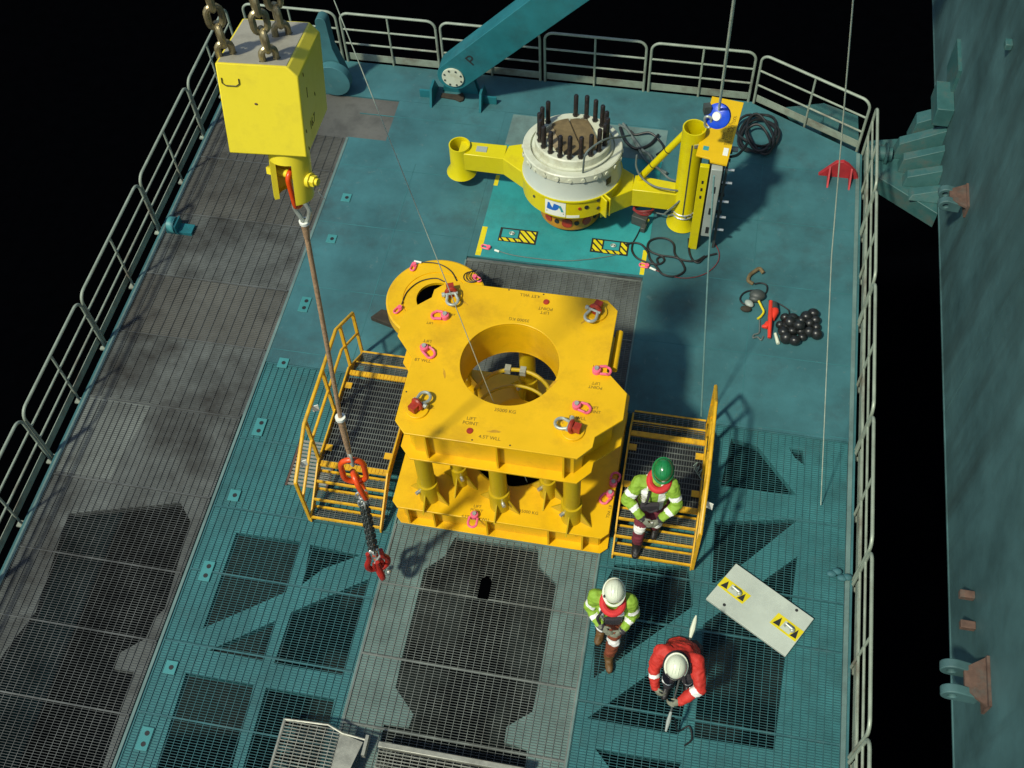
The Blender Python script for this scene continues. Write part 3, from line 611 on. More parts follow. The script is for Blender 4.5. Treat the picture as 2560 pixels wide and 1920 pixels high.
sl = thing('wire_sling', 'brown wire rope sling hanging between the orange links', 'wire rope', tuple(ln(5)))
tz = 7.72
tc_ = Vector((top.x, top.y, 0)); 
rp0 = ln(7.42); th = MB()
e1 = top + Vector((0, 0, -0.335)); 
th.tube([e1 + Vector((0.0, 0, 0.045))] + spline([e1 + Vector((0.055, -0.01, 0.02)), e1 + Vector((0.075, -0.01, -0.06)), e1 + Vector((0.05, -0.01, -0.16)), e1 + Vector((0.01, -0.01, -0.235))], 4) + [e1 + Vector((0.0, -0.01, -0.235))] + spline([e1 + Vector((-0.02, -0.01, -0.16)), e1 + Vector((-0.055, -0.005, -0.06)), e1 + Vector((-0.045, 0, 0.02))], 4), 0.02, 10, closed=True)
th.build('thimble_eye', 'galv', sl)
s0 = e1 + Vector((0.0, -0.01, -0.22)); s1 = s0 + (ln(5.2) - s0).normalized() * 0.19
mb = MB(); mb.tube([s0, s1], [0.036, 0.026], 14); mb.build('ferrule', 'rope', sl)
mb = MB(); mb.lathe([(0.03, 0), (0.045, 0.005), (0.045, 0.035), (0.03, 0.04)], s0 - Vector((0, 0, 0.02)), 16); mb.build('collar', 'tag', sl)
r1 = ln(4.95)
mb = MB(); mb.tube([s1, s1.lerp(r1, 0.5), r1], 0.0235, 12); mb.build('rope', 'rope', sl)
r2 = ln(4.5); mb = MB(); mb.tube([r1, r2, ln(4.3)], [0.038, 0.034, 0.026], 14); mb.build('ferrule', 'rope', sl)
mb = MB(); mb.tube([ln(5.0), ln(4.96)], 0.055, 16); mb.build('collar', 'tag', sl)
mb = MB(); mb.tube(stadium(ln(4.17), 0.24, 0.07, dn, (0.7, -0.7, 0), 6), 0.019, 8, closed=True); mb.build('eye', 'galv', sl)
ml = MB(); ml.tube(stadium(ln(3.93), 0.50, 0.26, dn, (0.97, 0.2, 0), 8), 0.034, 12, closed=True); tag(ml.build('master_link', 'orange'), 'upper of two orange master links at the lower end of the wire rope', 'link', 'orange master links')
ml = MB(); ml.tube(stadium(ln(3.63) + Vector((0.03, 0, 0)), 0.44, 0.20, dn + Vector((0.2, 0, 0)), (0.5, -0.85, 0), 8), 0.034, 12, closed=True); tag(ml.build('master_link', 'orange'), 'lower of two orange master links, above the dark chain legs', 'link', 'orange master links')
cs = thing('chain_sling', 'dark four leg chain sling with red hooks hanging below the orange links', 'chain sling', tuple(ln(2)))
p0 = ln(3.42) + Vector((0.03, 0, 0))
for k in range(4):
    a = k * math.pi / 2 + 0.5; o_ = Vector((math.cos(a), math.sin(a), 0))
    mb = MB(); c = p0 + o_ * 0.035
    for i in range(3): mb.tube(stadium(c + dn * (0.1 * i), 0.13, 0.06, dn, (math.cos(a + i * 1.57), math.sin(a + i * 1.57), 0), 5), 0.013, 7, closed=True)
    mb.build('shortening_link', 'steel', cs)
    e = ln(2.05) + o_ * 0.04; st = c + dn * 0.27; mb = MB(); n = 15
    for i in range(n):
        q = st.lerp(e, i / (n - 1)); wv = (math.cos(a + i * 1.57), math.sin(a + i * 1.57), 0)
        mb.tube(stadium(q, 0.125, 0.042, e - st, wv, 4), 0.0105, 6, closed=True)
    mb.build('chain_leg', 'darkframe', cs)
    mb = MB(); mb.ell(e + Vector((0, 0, -0.05)), 0.035, 0.035, 0.045); mb.build('coupling', 'steel', cs)
    h = e + o_ * (0.05 + 0.04 * (k % 2)) + Vector((0, 0, -0.10 - 0.05 * (k % 2))); out = (o_ + Vector((0.2 * (k - 1.5), 0, 0))).normalized()
    hk = spline([h, h + Vector((0, 0, -0.16)), h + out * 0.05 + Vector((0, 0, -0.32)), h + out * 0.02 + Vector((0, 0, -0.46)), h - out * 0.09 + Vector((0, 0, -0.50)), h - out * 0.15 + Vector((0, 0, -0.38)), h - out * 0.14 + Vector((0, 0, -0.26))], 4)
    n = len(hk); mb = MB(); mb.tube(hk, [0.027 + 0.014 * math.sin(math.pi * min(1, i / (n * 0.8))) if i < n * 0.85 else 0.02 for i in range(n)], 9); ho = mb.build('hook', 'orange' if k == 1 else 'red', cs)
    mb = MB(); mb.tube([h + Vector((0, 0, -0.1)), h - out * 0.14 + Vector((0, 0, -0.28))], 0.015, 6); mb.build('latch', 'steel', ho)
for k in range(2):
    q = ln(1.35) + Vector((0.13 * (2 * k - 1), 0.02, 0.02)); mb = MB(); mb.ell(q, 0.035, 0.035, 0.05); mb.build('shackle_nut', 'steel', cs)

# ================================================================ YELLOW FRAME
TT = lambda x, y, z: tl(800, 640, x, y, z)
SS = lambda x, y, z: at(960 + x / 3.568, 1100 + y / 3.568, z)
fx = thing('guide_frame', 'big yellow lifting frame with a round hole in its top plate, standing mid deck', 'steel frame', (-1.9, 7.83, 0))
ZT = 2.6; CX, CY = -1.9, 7.83
tp_px = [(830, 163), (1850, 285), (1915, 352), (1845, 742), (1975, 885), (1950, 1052), (1768, 1163), (1752, 1230), (1655, 1302), (540, 1140), (482, 1056), (592, 650), (498, 510), (545, 357), (718, 265), (735, 215)]
tpoly = [to2(TT(x, y, ZT)) for x, y in tp_px]
def inset(poly, k):  # simple scale towards the centre
    return [(CX + (x - CX) * (1 - k / max(0.3, abs(x - CX))), CY + (y - CY) * (1 - k / max(0.3, abs(y - CY)))) for x, y in poly]
def inset2(poly, d):
    n = len(poly); out = []
    A_ = sum(poly[i][0] * poly[(i + 1) % n][1] - poly[(i + 1) % n][0] * poly[i][1] for i in range(n))
    sg = 1 if A_ > 0 else -1
    for i in range(n):
        p0, p1, p2 = Vector(poly[i - 1]), Vector(poly[i]), Vector(poly[(i + 1) % n])
        n1 = (p1 - p0).normalized(); n2 = (p2 - p1).normalized()
        a = Vector((-n1.y, n1.x)) * sg; b = Vector((-n2.y, n2.x)) * sg
        m = (a + b); m = m / max(0.4, m.dot(a)); out.append(tuple(p1 + m * d))
    return out
hole = circ(CX, CY, 0.63, 64)
mb = MB(); mb.prism(tpoly, ZT - 0.035, ZT, [hole]); mb.build('top_plate', 'yellow', fx, bevel=0.006)
wp = inset2(tpoly, 0.13)
mb = MB()
wi = inset2(tpoly, 0.155)
mb.prism(wp, ZT - 0.62, ZT - 0.036, [wi]); mb.build('box_girder', 'yellow', fx)
mb = MB(); mb.prism(inset2(tpoly, 0.0), ZT - 0.65, ZT - 0.621, [hole]); mb.build('lower_flange', 'yellow', fx, bevel=0.004)
mb = MB(); mb.lathe([(0.63, ZT - 0.62), (0.66, ZT - 0.62), (0.66, ZT - 0.037), (0.63, ZT - 0.037), (0.63, ZT - 0.62)], (CX, CY, 0), 64); mb.build('hole_sleeve', 'yellow', fx)
for (x0, y0) in ((-2.75, 6.61), (-1.85, 6.61), (-1.02, 6.61), (-2.7, 9.01), (-1.9, 9.01), (-1.0, 9.01)):
    sgn = 1 if y0 < 7 else -1
    mb = MB(); mb.bx(x0 - 0.012, x0 + 0.012, y0 + sgn * 0.035, y0 + sgn * 0.13, ZT - 0.62, ZT - 0.036); mb.build('stiffener', 'yellow', fx)
for pl_b, zz in ((tpoly, ZT - 0.036), ):
    q_ = inset2(tpoly, 0.128); mb = MB(); mb.tube([(x, y, zz) for x, y in q_], 0.008, 6, closed=True); mb.build('weld_bead', 'yellow_old', fx)
# base
bx0, bx1, by0, by1 = -3.42, -0.40, 6.62, 9.04; c = 0.09
bpoly = [(bx0 + c, by0), (bx1 - c, by0), (bx1, by0 + c), (bx1, by1 - c), (bx1 - c, by1), (bx0 + c, by1), (bx0, by1 - c), (bx0, by0 + c)]
mb = MB(); mb.prism(bpoly, 0.465, 0.5, [circ(CX, CY, 0.64, 56)]); mb.build('base_plate', 'yellow', fx, bevel=0.006)
mb = MB(); mb.prism(inset2(bpoly, 0.11), 0.035, 0.464, [inset2(bpoly, 0.14)]); mb.build('base_girder', 'yellow', fx)
mb = MB(); mb.prism(bpoly, 0.014, 0.034, [circ(CX, CY, 0.64, 56)]); mb.build('bottom_flange', 'yellow', fx, bevel=0.004)
for x in (-3.2, -2.83, -2.08, -1.22, -0.75): 
    mb = MB(); mb.bx(x - 0.012, x + 0.012, by0 + 0.004, by0 + 0.108, 0.036, 0.463); mb.build('stiffener', 'yellow', fx)
for y in (7.2, 7.9, 8.6):
    for x, s0 in ((bx0, 1), (bx1, -1)): mb = MB(); mb.bx(x + s0 * 0.004, x + s0 * 0.108, y - 0.012, y + 0.012, 0.036, 0.463); mb.build('stiffener', 'yellow', fx)
mb = MB(); mb.lathe([(0.61, 0.05), (0.64, 0.05), (0.64, 0.46), (0.61, 0.46), (0.61, 0.05)], (CX, CY, 0), 48); mb.build('base_sleeve', 'yellow_old', fx)
mb = MB(); mb.prism(circ(CX, CY, 0.6, 40), 0.02, 0.025); mb.build('opening_shade_disc', 'sea', fx)  # black disc paints the shade at the bottom of the base hole
# columns
cols = [SS(402, 500, 0.55), SS(1036, 560, 0.55), SS(1668, 690, 0.55)]
cols = [Vector((q.x, q.y, 0)) for q in cols]
midc = [SS(680, 350, 0.55), SS(1462, 460, 0.55)]
allc = cols + [Vector((q.x, q.y, 0)) for q in midc] + [Vector((2 * CX - q.x, 2 * CY - q.y, 0)) for q in cols]
for i, q in enumerate(allc):
    big = i not in (3, 4); r = 0.115 if big else 0.085
    q.y = max(q.y, by0 + 0.25)
    mb = MB(); mb.cyl((q.x, q.y, 0.5), (q.x, q.y, ZT - 0.65), r, 24); co = mb.build('column', 'yellow_old', fx)
    mb = MB(); mb.lathe([(r, 0.502), (r + 0.028, 0.502), (r + 0.028, 0.92), (r, 0.92)], (q.x, q.y, 0), 24)
    mb.build('socket', 'yellow_old', co)
    for a in (rad(-95), rad(-20), rad(160), rad(85)):
        mb = MB()
        d = Vector((math.cos(a), math.sin(a), 0)); e = Vector((-d.y, d.x, 0)); p = Vector((q.x, q.y, 0.503)); rr0 = r + 0.028
        vs = [p + d * rr0 + e * 0.009, p + d * (rr0 + 0.17) + e * 0.009, p + d * rr0 + e * 0.009 + Vector((0, 0, 0.26))]
        vs += [v - e * 0.018 for v in vs]; mb.add(vs, [(0, 1, 2), (5, 4, 3), (0, 3, 4, 1), (1, 4, 5, 2), (2, 5, 3, 0)])
        mb.build('gusset', 'yellow_old', co)
    mb = MB(); a = rad(-60 if i % 2 else -130); d = Vector((math.cos(a), math.sin(a), 0)); p = Vector((q.x, q.y, 0.8)); mb.cyl(p + d * (r + 0.02), p + d * (r + 0.09), 0.026, 10); mb.build('pin', 'steel', co)
# inner guide pipes seen through the hole
mb = MB(); mb.tube(arc((CX, CY, 1.65), 0.55, rad(15), rad(165), 16), 0.028, 8)
for a in (rad(15), rad(165)):
    p = Vector((CX + 0.55 * math.cos(a), CY + 0.55 * math.sin(a), 1.65)); mb.cyl(p, p - Vector((0, 0, 1.1)), 0.026, 8)
mb.tube(arc((CX, CY, 1.25), 0.55, rad(15), rad(165), 16), 0.024, 8); mb.build('guide_pipe', 'yellow_old', fx)
mb = MB(); mb.lathe([(0.0, 1.1), (0.34, 1.1), (0.34, 1.15), (0.0, 1.15)], (CX + 0.02, CY + 0.06, 0), 32); mb.lathe([(0.30, 0.505), (0.33, 0.505), (0.33, 1.099), (0.30, 1.099), (0.30, 0.505)], (CX + 0.02, CY + 0.06, 0), 32); mb.build('guide_plate', 'yellow', fx)
for x in (-0.16, 0.05):
    mb = MB(); mb.box((CX + x, CY + 0.54, 1.65), (0.08, 0.1, 0.09)); mb.build('pipe_clamp', 'galv', fx)
for x in (0.12, 0.26):
    mb = MB(); mb.cyl((CX + x, CY + 0.0, 1.151), (CX + x, CY + 0.0, 1.3), 0.026, 8); mb.build('bolt', 'steel', fx)
# side post and lower flange strut on the right
mb = MB(); q = TT(1898, 610, ZT - 0.2); mb.cyl((q.x + 0.02, q.y - 0.3, ZT - 0.2), (q.x + 0.02, q.y + 0.3, ZT - 0.2), 0.05, 14); mb.build('side_post', 'yellow', fx)
# shackles
def shackle(pxy, a, pad, flip=False):
    q = TT(pxy[0], pxy[1], ZT)
    if pad:
        mb = MB(); mb.lathe([(0, 0), (0.15, 0), (0.145, 0.03), (0, 0.03)], q + Vector((0, 0, 0.001)), 28); mb.build('lifting_pad', 'yellow', fx, bevel=0.004)
    z0 = 0.033 if pad else 0.003
    t = MB(); d = Vector((math.cos(a), math.sin(a), 0)); s0 = Vector((-d.y, d.x, 0)); p = q + Vector((0, 0, z0))
    t.cyl(p, p + Vector((0, 0, 0.035)), 0.06, 16)
    loop = [p + Vector((0, 0, 0.03)) + s0 * 0.055] + [p + Vector((0, 0, 0.07 + 0.06 * math.sin(b))) + s0 * (0.06 * math.cos(b)) + d * 0.02 for b in [math.pi * i / 8 for i in range(9)]] + [p + Vector((0, 0, 0.03)) - s0 * 0.055]
    t.tube(loop, 0.03, 8); t.box(tuple(p + Vector((0, 0, 0.07)) - d * 0.05), (0.10, 0.10, 0.09), a); sh = t.build('swivel_shackle', 'shackle_red', fx)
    c0 = p + Vector((0, 0, 0.075)) + d * 0.05
    pts = [c0 + s0 * 0.05] + [c0 + d * (0.10 + 0.075 * math.sin(b)) + s0 * (0.075 * math.cos(b)) + Vector((0, 0, -0.02)) for b in [math.pi * (i - 1) / 8 for i in range(11)]] + [c0 - s0 * 0.05]
    b = MB(); b.tube(pts, 0.02, 8); b.build('bow', 'galv', sh)
    b = MB(); b.cyl(c0 + s0 * 0.085, c0 - s0 * 0.095, 0.018, 10); b.cyl(c0 - s0 * 0.085, c0 - s0 * 0.125, 0.03, 8); b.build('pin', 'galv', sh)
for (sx, sy, sr, sa) in ((700, 985, 0.10, 0.5), (560, 960, 0.07, 1.3), (1560, 1070, 0.09, 2.2), (1700, 420, 0.08, 0.9), (930, 300, 0.08, 2.6), (1120, 1130, 0.12, 0.1), (1500, 820, 0.1, 1.0), (800, 760, 0.1, 2.0)):
    q_ = TT(sx, sy, ZT); mb = MB(); pts_ = []
    for k in range(14):
        a_ = 2 * math.pi * k / 14; rr_ = sr * random.uniform(0.45, 1.0); pts_.append((q_.x + rr_ * math.cos(a_) * math.cos(sa) - 0.22 * rr_ * math.sin(a_) * math.sin(sa), q_.y + rr_ * math.cos(a_) * math.sin(sa) + 0.22 * rr_ * math.sin(a_) * math.cos(sa)))
    mb.add([(x, y, ZT + 0.0006) for x, y in pts_], [tuple(range(14))]); mb.build('scuff', 'scuff', fx)
shackle((845, 255), rad(-70), True); shackle((1775, 365), rad(-110), True); shackle((625, 985), rad(62), True); shackle((1625, 1125), rad(168), True)
def eye(q, a, dx=0.13):
    t = MB(); d = Vector((math.cos(a), math.sin(a), 0)); s0 = Vector((-d.y, d.x, 0)); p = Vector(q) + Vector((0, 0, 0.002))
    t.lathe([(0, 0), (0.055, 0), (0.055, 0.06), (0.048, 0.068), (0, 0.068)], p, 18)
    c0 = p + d * 0.04 + Vector((0, 0, 0.04)); pts = [c0 + s0 * 0.055, c0 + s0 * 0.06 + d * dx * 0.6] + [c0 + d * (dx * 0.6 + 0.06 * math.sin(b)) + s0 * (0.06 * math.cos(b)) + Vector((0, 0, -0.02)) for b in [math.pi * i / 8 for i in range(1, 8)]] + [c0 - s0 * 0.06 + d * dx * 0.6, c0 - s0 * 0.055]
    t.tube(pts, 0.017, 8); e = t.build('lifting_eye', 'pink', fx)
    b = MB(); b.cyl(p + Vector((0, 0, 0.068)), p + Vector((0, 0, 0.095)), 0.03, 6); b.build('bolt', 'galv', e)
    return e
for q, a in ((TT(805, 395, ZT), rad(182)), (TT(672, 600, ZT), rad(-38)), (TT(1778, 745, ZT), rad(8)), (TT(1650, 970, ZT), rad(-12))): eye(q, a)
for q, a in ((SS(808, 680, 0.5), rad(-92)), (SS(2045, 395, 0.5), rad(80)), (SS(2015, 490, 0.5), rad(-125))): eye(q, a)
for q in ((1455, 297), (963, 1125)):
    mb = MB(); p = TT(q[0], q[1], ZT); mb.lathe([(0, 0), (0.042, 0), (0.038, 0.014), (0, 0.018)], p + Vector((0, 0, 0.001)), 20); mb.build('cap', 'shackle_red', fx)
def ftext(s, q, size, rz=0.0, z=ZT): text_part('lettering', s, size, flatX(Vector((q.x, q.y, z + 0.002)), rz), 'fadedink', fx)
ftext('8T WLL', TT(660, 672, ZT), 0.062); ftext('8T WLL', TT(1655, 1042, ZT), 0.062)
ftext('LIFT', TT(690, 546, ZT), 0.062, math.pi); ftext('LIFT\nPOINT', TT(1762, 990, ZT), 0.058)
ftext('LIFT\nPOINT', TT(970, 1062, ZT), 0.066); ftext('LIFT\nPOINT', TT(1447, 352, ZT), 0.066, math.pi)
ftext('4.5T WLL', TT(1090, 1170, ZT), 0.066); ftext('4.5T WLL', TT(1350, 255, ZT), 0.066, math.pi)
ftext('35000 KG', TT(1190, 997, ZT), 0.066); ftext('35000 KG', TT(1280, 410, ZT), 0.066, math.pi)
ftext('LIFT', TT(1780, 712, ZT), 0.055); ftext('POINT\nLIFT', TT(1772, 832, ZT), 0.06, math.pi); ftext('8T', TT(856, 380, ZT), 0.05); ftext('LIFT', TT(705, 430, ZT), 0.05, math.pi)
ftext('LIFT\nPOINT', SS(830, 612, 0.5), 0.06, 0, 0.5); ftext('4.5T', SS(725, 683, 0.5), 0.06, 0, 0.5); ftext('WLL', SS(905, 712, 0.5), 0.06, 0, 0.5)
ftext('35000 KG', SS(1290, 645, 0.5), 0.065, 0, 0.5); ftext('8T WLL', SS(2005, 640, 0.5), 0.06, rad(-95), 0.5)
for q in ((1215, 218), (1438, 247), (978, 1183), (1222, 1218), (555, 873)):
    mb = MB(); p = TT(q[0], q[1], ZT); mb.prism(circ(p.x, p.y, 0.011, 10), ZT + 0.0005, ZT + 0.002); mb.build('bolt_hole', 'blackpaint', fx)

# ================================================================ YELLOW RING BEHIND THE FRAME
rg = thing('cover_ring', 'flat round yellow ring with a hole, partly hidden behind the frame', 'ring', (-3.6, 10.27, 0))
rc = Vector((-3.6, 10.26, 0))
mb = MB(); mb.lathe([(0.31, 0.5), (0.35, 0.505), (0.5, 0.505), (0.505, 0.49), (0.52, 0.49), (0.525, 0.505), (0.76, 0.505), (0.785, 0.49), (0.785, 0.30), (0.72, 0.29), (0.31, 0.29), (0.31, 0.5)], rc, 64); mb.build('flange', 'yellow', rg, ang=25)
mb = MB(); mb.lathe([(0.37, 0.08), (0.62, 0.08), (0.62, 0.289), (0.37, 0.289), (0.37, 0.08)], rc, 40); mb.build('body', 'yellow_old', rg)
mb = MB(); mb.prism(circ(rc.x, rc.y, 0.309, 32), 0.44, 0.45); mb.build('hole_shade_disc', 'sea', rg)  # black disc set high in the ring, painting its hole as dark
def pinktag(p, a, label):
    mb = MB(); d = Vector((math.cos(a), math.sin(a), 0)); p = Vector(p); mb.tube(stadium(p + Vector((0, 0, 0.02)), 0.15, 0.07, d, (-d.y, d.x, 0), 5), 0.013, 6, closed=True); mb.cyl(p - d * 0.05 + Vector((0, 0, -0.006)), p - d * 0.05 + Vector((0, 0, 0.05)), 0.035, 12)
    return tag(mb.build('pink_shackle', 'pink'), label, 'shackle', 'pink shackles on slings')
pinktag(TT(600, 75, 0.515), rad(-95), 'pink shackle at the far edge of the flat yellow ring'); pinktag(TT(500, 350, 0.515), rad(-120), 'pink shackle at the near left edge of the flat yellow ring'); pinktag(TT(1010, 150, 0.515), rad(-30), 'pink shackle at the right edge of the flat yellow ring')
def cable(name, pts, r, m, label, cat='cable', n=8, group=None):
    mb = MB(); mb.tube(spline(pts, n), r, 7); return tag(mb.build(name, m), label, cat, group)
zc = 0.52
cable('sling_cable', [TT(640, 38, zc), TT(760, 50, zc), TT(840, 95, zc), TT(880, 160, zc)], 0.009, 'black', 'thin black sling cable over the far side of the flat yellow ring')
cable('sling_cable', [TT(525, 310, zc), TT(560, 230, zc), TT(640, 165, zc), TT(740, 143, zc), TT(800, 165, zc)], 0.009, 'black', 'thin black sling cable round the hole of the flat yellow ring')
mb = MB()
for i in range(4):
    c = TT(975 + 12 * i, 135 - 4 * i, zc + 0.012 * i); mb.tube([c + Vector((0.13 * math.cos(a) * (1 - 0.1 * i), 0.11 * math.sin(a), 0)) for a in [2 * math.pi * k / 20 for k in range(20)]], 0.007, 6, closed=True)
tag(mb.build('wire_coil', 'black'), 'small coil of dark wire lying on the right edge of the flat yellow ring', 'coil')
for q, nm in ((TT(630, 38, zc), 'white ferrule on the cable at the far edge of the flat yellow ring'),):
    mb = MB(); mb.cyl(q + Vector((-0.06, 0, 0.01)), q + Vector((0.06, -0.01, 0.01)), 0.016, 10); tag(mb.build('ferrule', 'tag'), nm, 'ferrule')
mb = MB(); a = TT(330, 415, 0.0); b = TT(470, 470, 0.0); mb.prism([to2(a), to2(TT(400, 365, 0)), to2(TT(470, 380, 0)), to2(TT(520, 500, 0)), to2(b)], 0.004, 0.1); tag(mb.build('timber_wedge', 'darkwood', bevel=0.008), 'dark timber wedge under the left side of the yellow ring', 'wedge')

# ================================================================ STEPS
def steps(x0, x1, y0, y1, y2, y3, side, label):
    zp = 0.5; t = thing('access_steps', label, 'steps', ((x0 + x1) / 2, y0, 0), 0, 'yellow access steps beside the frame')
    for x in (x0, x1):
        mb = MB(); prof = [(y0, 0.01), (y0 + 0.1, 0.01), (y1 + 0.06, zp - 0.12), (y2 - 0.06, zp - 0.12), (y3 - 0.1, 0.01), (y3, 0.01), (y3 - 0.02, 0.1), (y2, zp + 0.06), (y1, zp + 0.06), (y0 + 0.01, 0.1)]
        mb.prism(prof, -0.012, 0.012, (), Matrix(((0, 0, 1, x), (1, 0, 0, 0), (0, 1, 0, 0), (0, 0, 0, 1)))); mb.build('stringer', 'stair_yellow', t, bevel=0.003)
    xa, xb = x0 + 0.014, x1 - 0.014
    def tread(y, z, d=0.19, back=False):
        mb = MB(); grating(mb, xa, xb, y + 0.03, y + d - 0.03, z, 0.08, 0.03, 0.004, 0.025); tr = mb.build('tread', 'bar_walk', t)
        for yy in (y, y + d - 0.025):
            mb = MB(); mb.bx(xa, xb, yy, yy + 0.028, z - 0.035, z + 0.003); mb.build('nosing', 'stair_yellow', tr)
    n = 2; run = (y1 - y0) / 3.0
    for k in range(3): tread(y0 + k * run * 0.98 + 0.02, 0.12 + 0.14 * k, min(0.2, run * 0.9))
    run = (y3 - y2) / 2.0
    for k in range(2): tread(y2 + 0.03 + k * run, 0.34 - 0.18 * k, min(0.24, run * 0.9))
    mb = MB(); grating(mb, xa, xb, y1 + 0.09, y2 - 0.09, zp, 0.036, 0.09, 0.006, 0.02); mb.build('platform', 'bar_walk', t)
    mb = MB(); mb.bx(xa, xb, y1 + 0.09, y2 - 0.09, zp - 0.09, zp - 0.08); mb.build('under_sheet', 'black', t)  # flat black sheet below the platform bars
    for yy in (y1, y2 - 0.085):
        mb = MB(); k = int((xb - xa) / 0.055)
        for i in range(k): mb.bx(xa + i * 0.055 + 0.004, xa + i * 0.055 + 0.046, yy + 0.004, yy + 0.08, zp, zp + 0.008)
        mb.bx(xa, xb, yy, yy + 0.085, zp - 0.03, zp); mb.build('nosing', 'stair_yellow', t)
    for yy in (y1 + 0.3, y2 - 0.28):
        for x, s0 in ((xa, 1), (xb, -1)):
            mb = MB(); mb.bx(x, x + s0 * 0.11, yy - 0.05, yy + 0.05, zp + 0.004, zp + 0.012); mb.build('corner_tab', 'stair_yellow', t)
    X_ = x0 - 0.02 if side < 0 else x1 + 0.02
    path = [(X_, y0 + 0.03, 1.12), (X_, y1 + 0.05, 1.53), (X_, y2 - 0.02, 1.53), (X_, y3 - 0.02, 1.08)]
    mb = MB(); mb.tube(path, 0.027, 10); hr = mb.build('handrail', 'stair_yellow', t)
    mb = MB(); mb.tube([(p[0], p[1], p[2] - 0.5) for p in path], 0.022, 10); mb.build('mid_rail', 'stair_yellow', t)
    def zs(y):
        if y < y1: return 0.05 + (zp - 0.05) * (y - y0) / (y1 - y0)
        if y > y2: return zp * (y3 - y) / (y3 - y2)
        return zp
    def zr(y):
        if y < y1 + 0.05: return 1.12 + 0.41 * (y - y0 - 0.03) / (y1 + 0.02 - y0)
        if y > y2 - 0.02: return 1.53 - 0.45 * (y - y2 + 0.02) / (y3 - y2)
        return 1.53
    ps = [y0 + 0.03, y1 + 0.1, (y1 + y2) / 2 + 0.1, y2 + 0.12, y3 - 0.02]
    for y in ps:
        mb = MB(); mb.bx(X_ - 0.022, X_ + 0.022, y - 0.02, y + 0.02, max(0.02, zs(min(max(y, y0), y3)) - 0.08), zr(y)); mb.build('post', 'stair_yellow', t)
    return t, X_, zr
tL, XLr, zr1 = steps(-4.60, -3.58, 6.42, 7.08, 8.74, 9.38, -1, 'yellow steps left of the frame, handrail on the outer left side')
for q, r in ((670 / 1, 0),): pass
for yy in (7.45, 6.72):
    mb = MB(); mb.box((XLr + 0.05, yy, zr1(yy) - 0.09), (0.09, 0.012, 0.13), 0.5); mb.build('tag', 'tag', tL)
tR, XRr, zr2 = steps(-0.32, 0.76, 6.58, 7.2, 8.38, 8.95, 1, 'yellow steps right of the frame, where the green helmet worker stands')
mb = MB(); yy = 7.0; mb.box((XRr + 0.07, yy, zr2(yy) - 0.2), (0.1, 0.012, 0.15), -0.3); mb.build('tag', 'tag', tR)
mb = MB()
for k in range(3): 
    q = at(1733 + 6 * k, 1165 + 9 * k, 0.56); mb.tube(spline([q, q + Vector((0.05, 0.05, 0.03)), q + Vector((0.02, -0.05, 0.02)), q + Vector((0.07, -0.1, 0.0))], 4), 0.006, 5)
tag(mb.build('plastic_strip', 'plastic'), 'scrap of clear wrapping on the platform of the right steps', 'wrapping')
# grey hatch grating beside the left steps
hg = thing('drain_grating', 'pale worn slatted hatch in the deck left of the left steps', 'hatch', (-5.0, 7.3, 0))
p = [tl(0, 640, 1715, 1215, 0.01), tl(0, 640, 1880, 1240, 0.01), tl(0, 640, 1640, 1480, 0.01)]
x0, x1 = -5.12, -4.55; y0, y1 = 6.95, 7.75
mb = MB()
for i in range(13): mb.bx(x0, x1, y0 + 0.06 * i, y0 + 0.06 * i + 0.036, 0.004, 0.016)
mb.build('slat', 'bar_light', hg)
for xa_, xb_ in ((x0 - 0.03, x0), (x1, x1 + 0.03)): mb = MB(); mb.bx(xa_, xb_, y0 - 0.02, y1 + 0.02, 0.004, 0.02); mb.build('frame_bar', 'rust', hg)

# ================================================================ CONNECTOR TOOL WITH CONTROL PANEL
cn = thing('connector_tool', 'white and yellow round tool with a ring of black studs and two yellow arms', 'connector', (-1.87, 12.9, 0))
cc3 = Vector((-1.88, 12.81, 0))
TX = Matrix.Translation(cc3) @ Matrix.Rotation(-0.102, 4, 'X')          # the tool leans back a little
def cl3(r, a, z): return TX @ Vector((r * math.cos(a), r * math.sin(a), z))
mb = MB(); mb.lathe([(0.34, 0.03), (0.49, 0.03), (0.508, 0.06), (0.508, 0.48), (0.49, 0.55), (0.34, 0.55)], (0, 0, 0), 48, TX); ob = mb.build('base_ring', 'orange_base', cn)
for k, (a, r0, m_) in enumerate([(-127, 0.075, 'shackle_red'), (-108, 0.042, 'blackpaint'), (-88, 0.09, 'shackle_red'), (-70, 0.042, 'blackpaint'), (-50, 0.08, 'shackle_red'), (-30, 0.04, 'blackpaint')]):
    a = rad(a); mb = MB(); mb.cyl(cl3(0.5, a, 0.20), cl3(0.522, a, 0.20), r0, 16); mb.build('port', m_, ob)
mb = MB(); mb.lathe([(0.5, 0.55), (0.78, 0.55), (0.80, 0.57), (0.80, 0.90), (0.83, 0.92), (0.83, 0.95), (0.5, 0.95)], (0, 0, 0), 64, TX); yr = mb.build('yellow_housing', 'tool_yellow', cn)
mb = MB(); mb.lathe([(0.5, 0.951), (0.81, 0.951), (0.79, 0.98), (0.775, 1.29), (0.5, 1.29)], (0, 0, 0), 64, TX); mb.build('white_drum', 'white_body', cn)
mb = MB(); mb.lathe([(0.55, 1.29), (0.78, 1.29), (0.80, 1.31), (0.80, 1.42), (0.785, 1.435), (0.68, 1.435), (0.67, 1.39), (0.655, 1.39), (0.65, 1.44), (0.61, 1.445), (0.607, 1.57), (0.59, 1.59), (0.47, 1.59), (0.45, 1.50), (0.0, 1.48)], (0, 0, 0), 72, TX); fg = mb.build('top_flange', 'white_tool', cn, ang=28)
for k in range(24):
    a = 2 * math.pi * k / 24 + 0.1; mb = MB(); mb.cyl(cl3(0.79, a, 1.35), cl3(0.816, a, 1.35), 0.034, 8); mb.build('bolt', 'white_tool', fg)
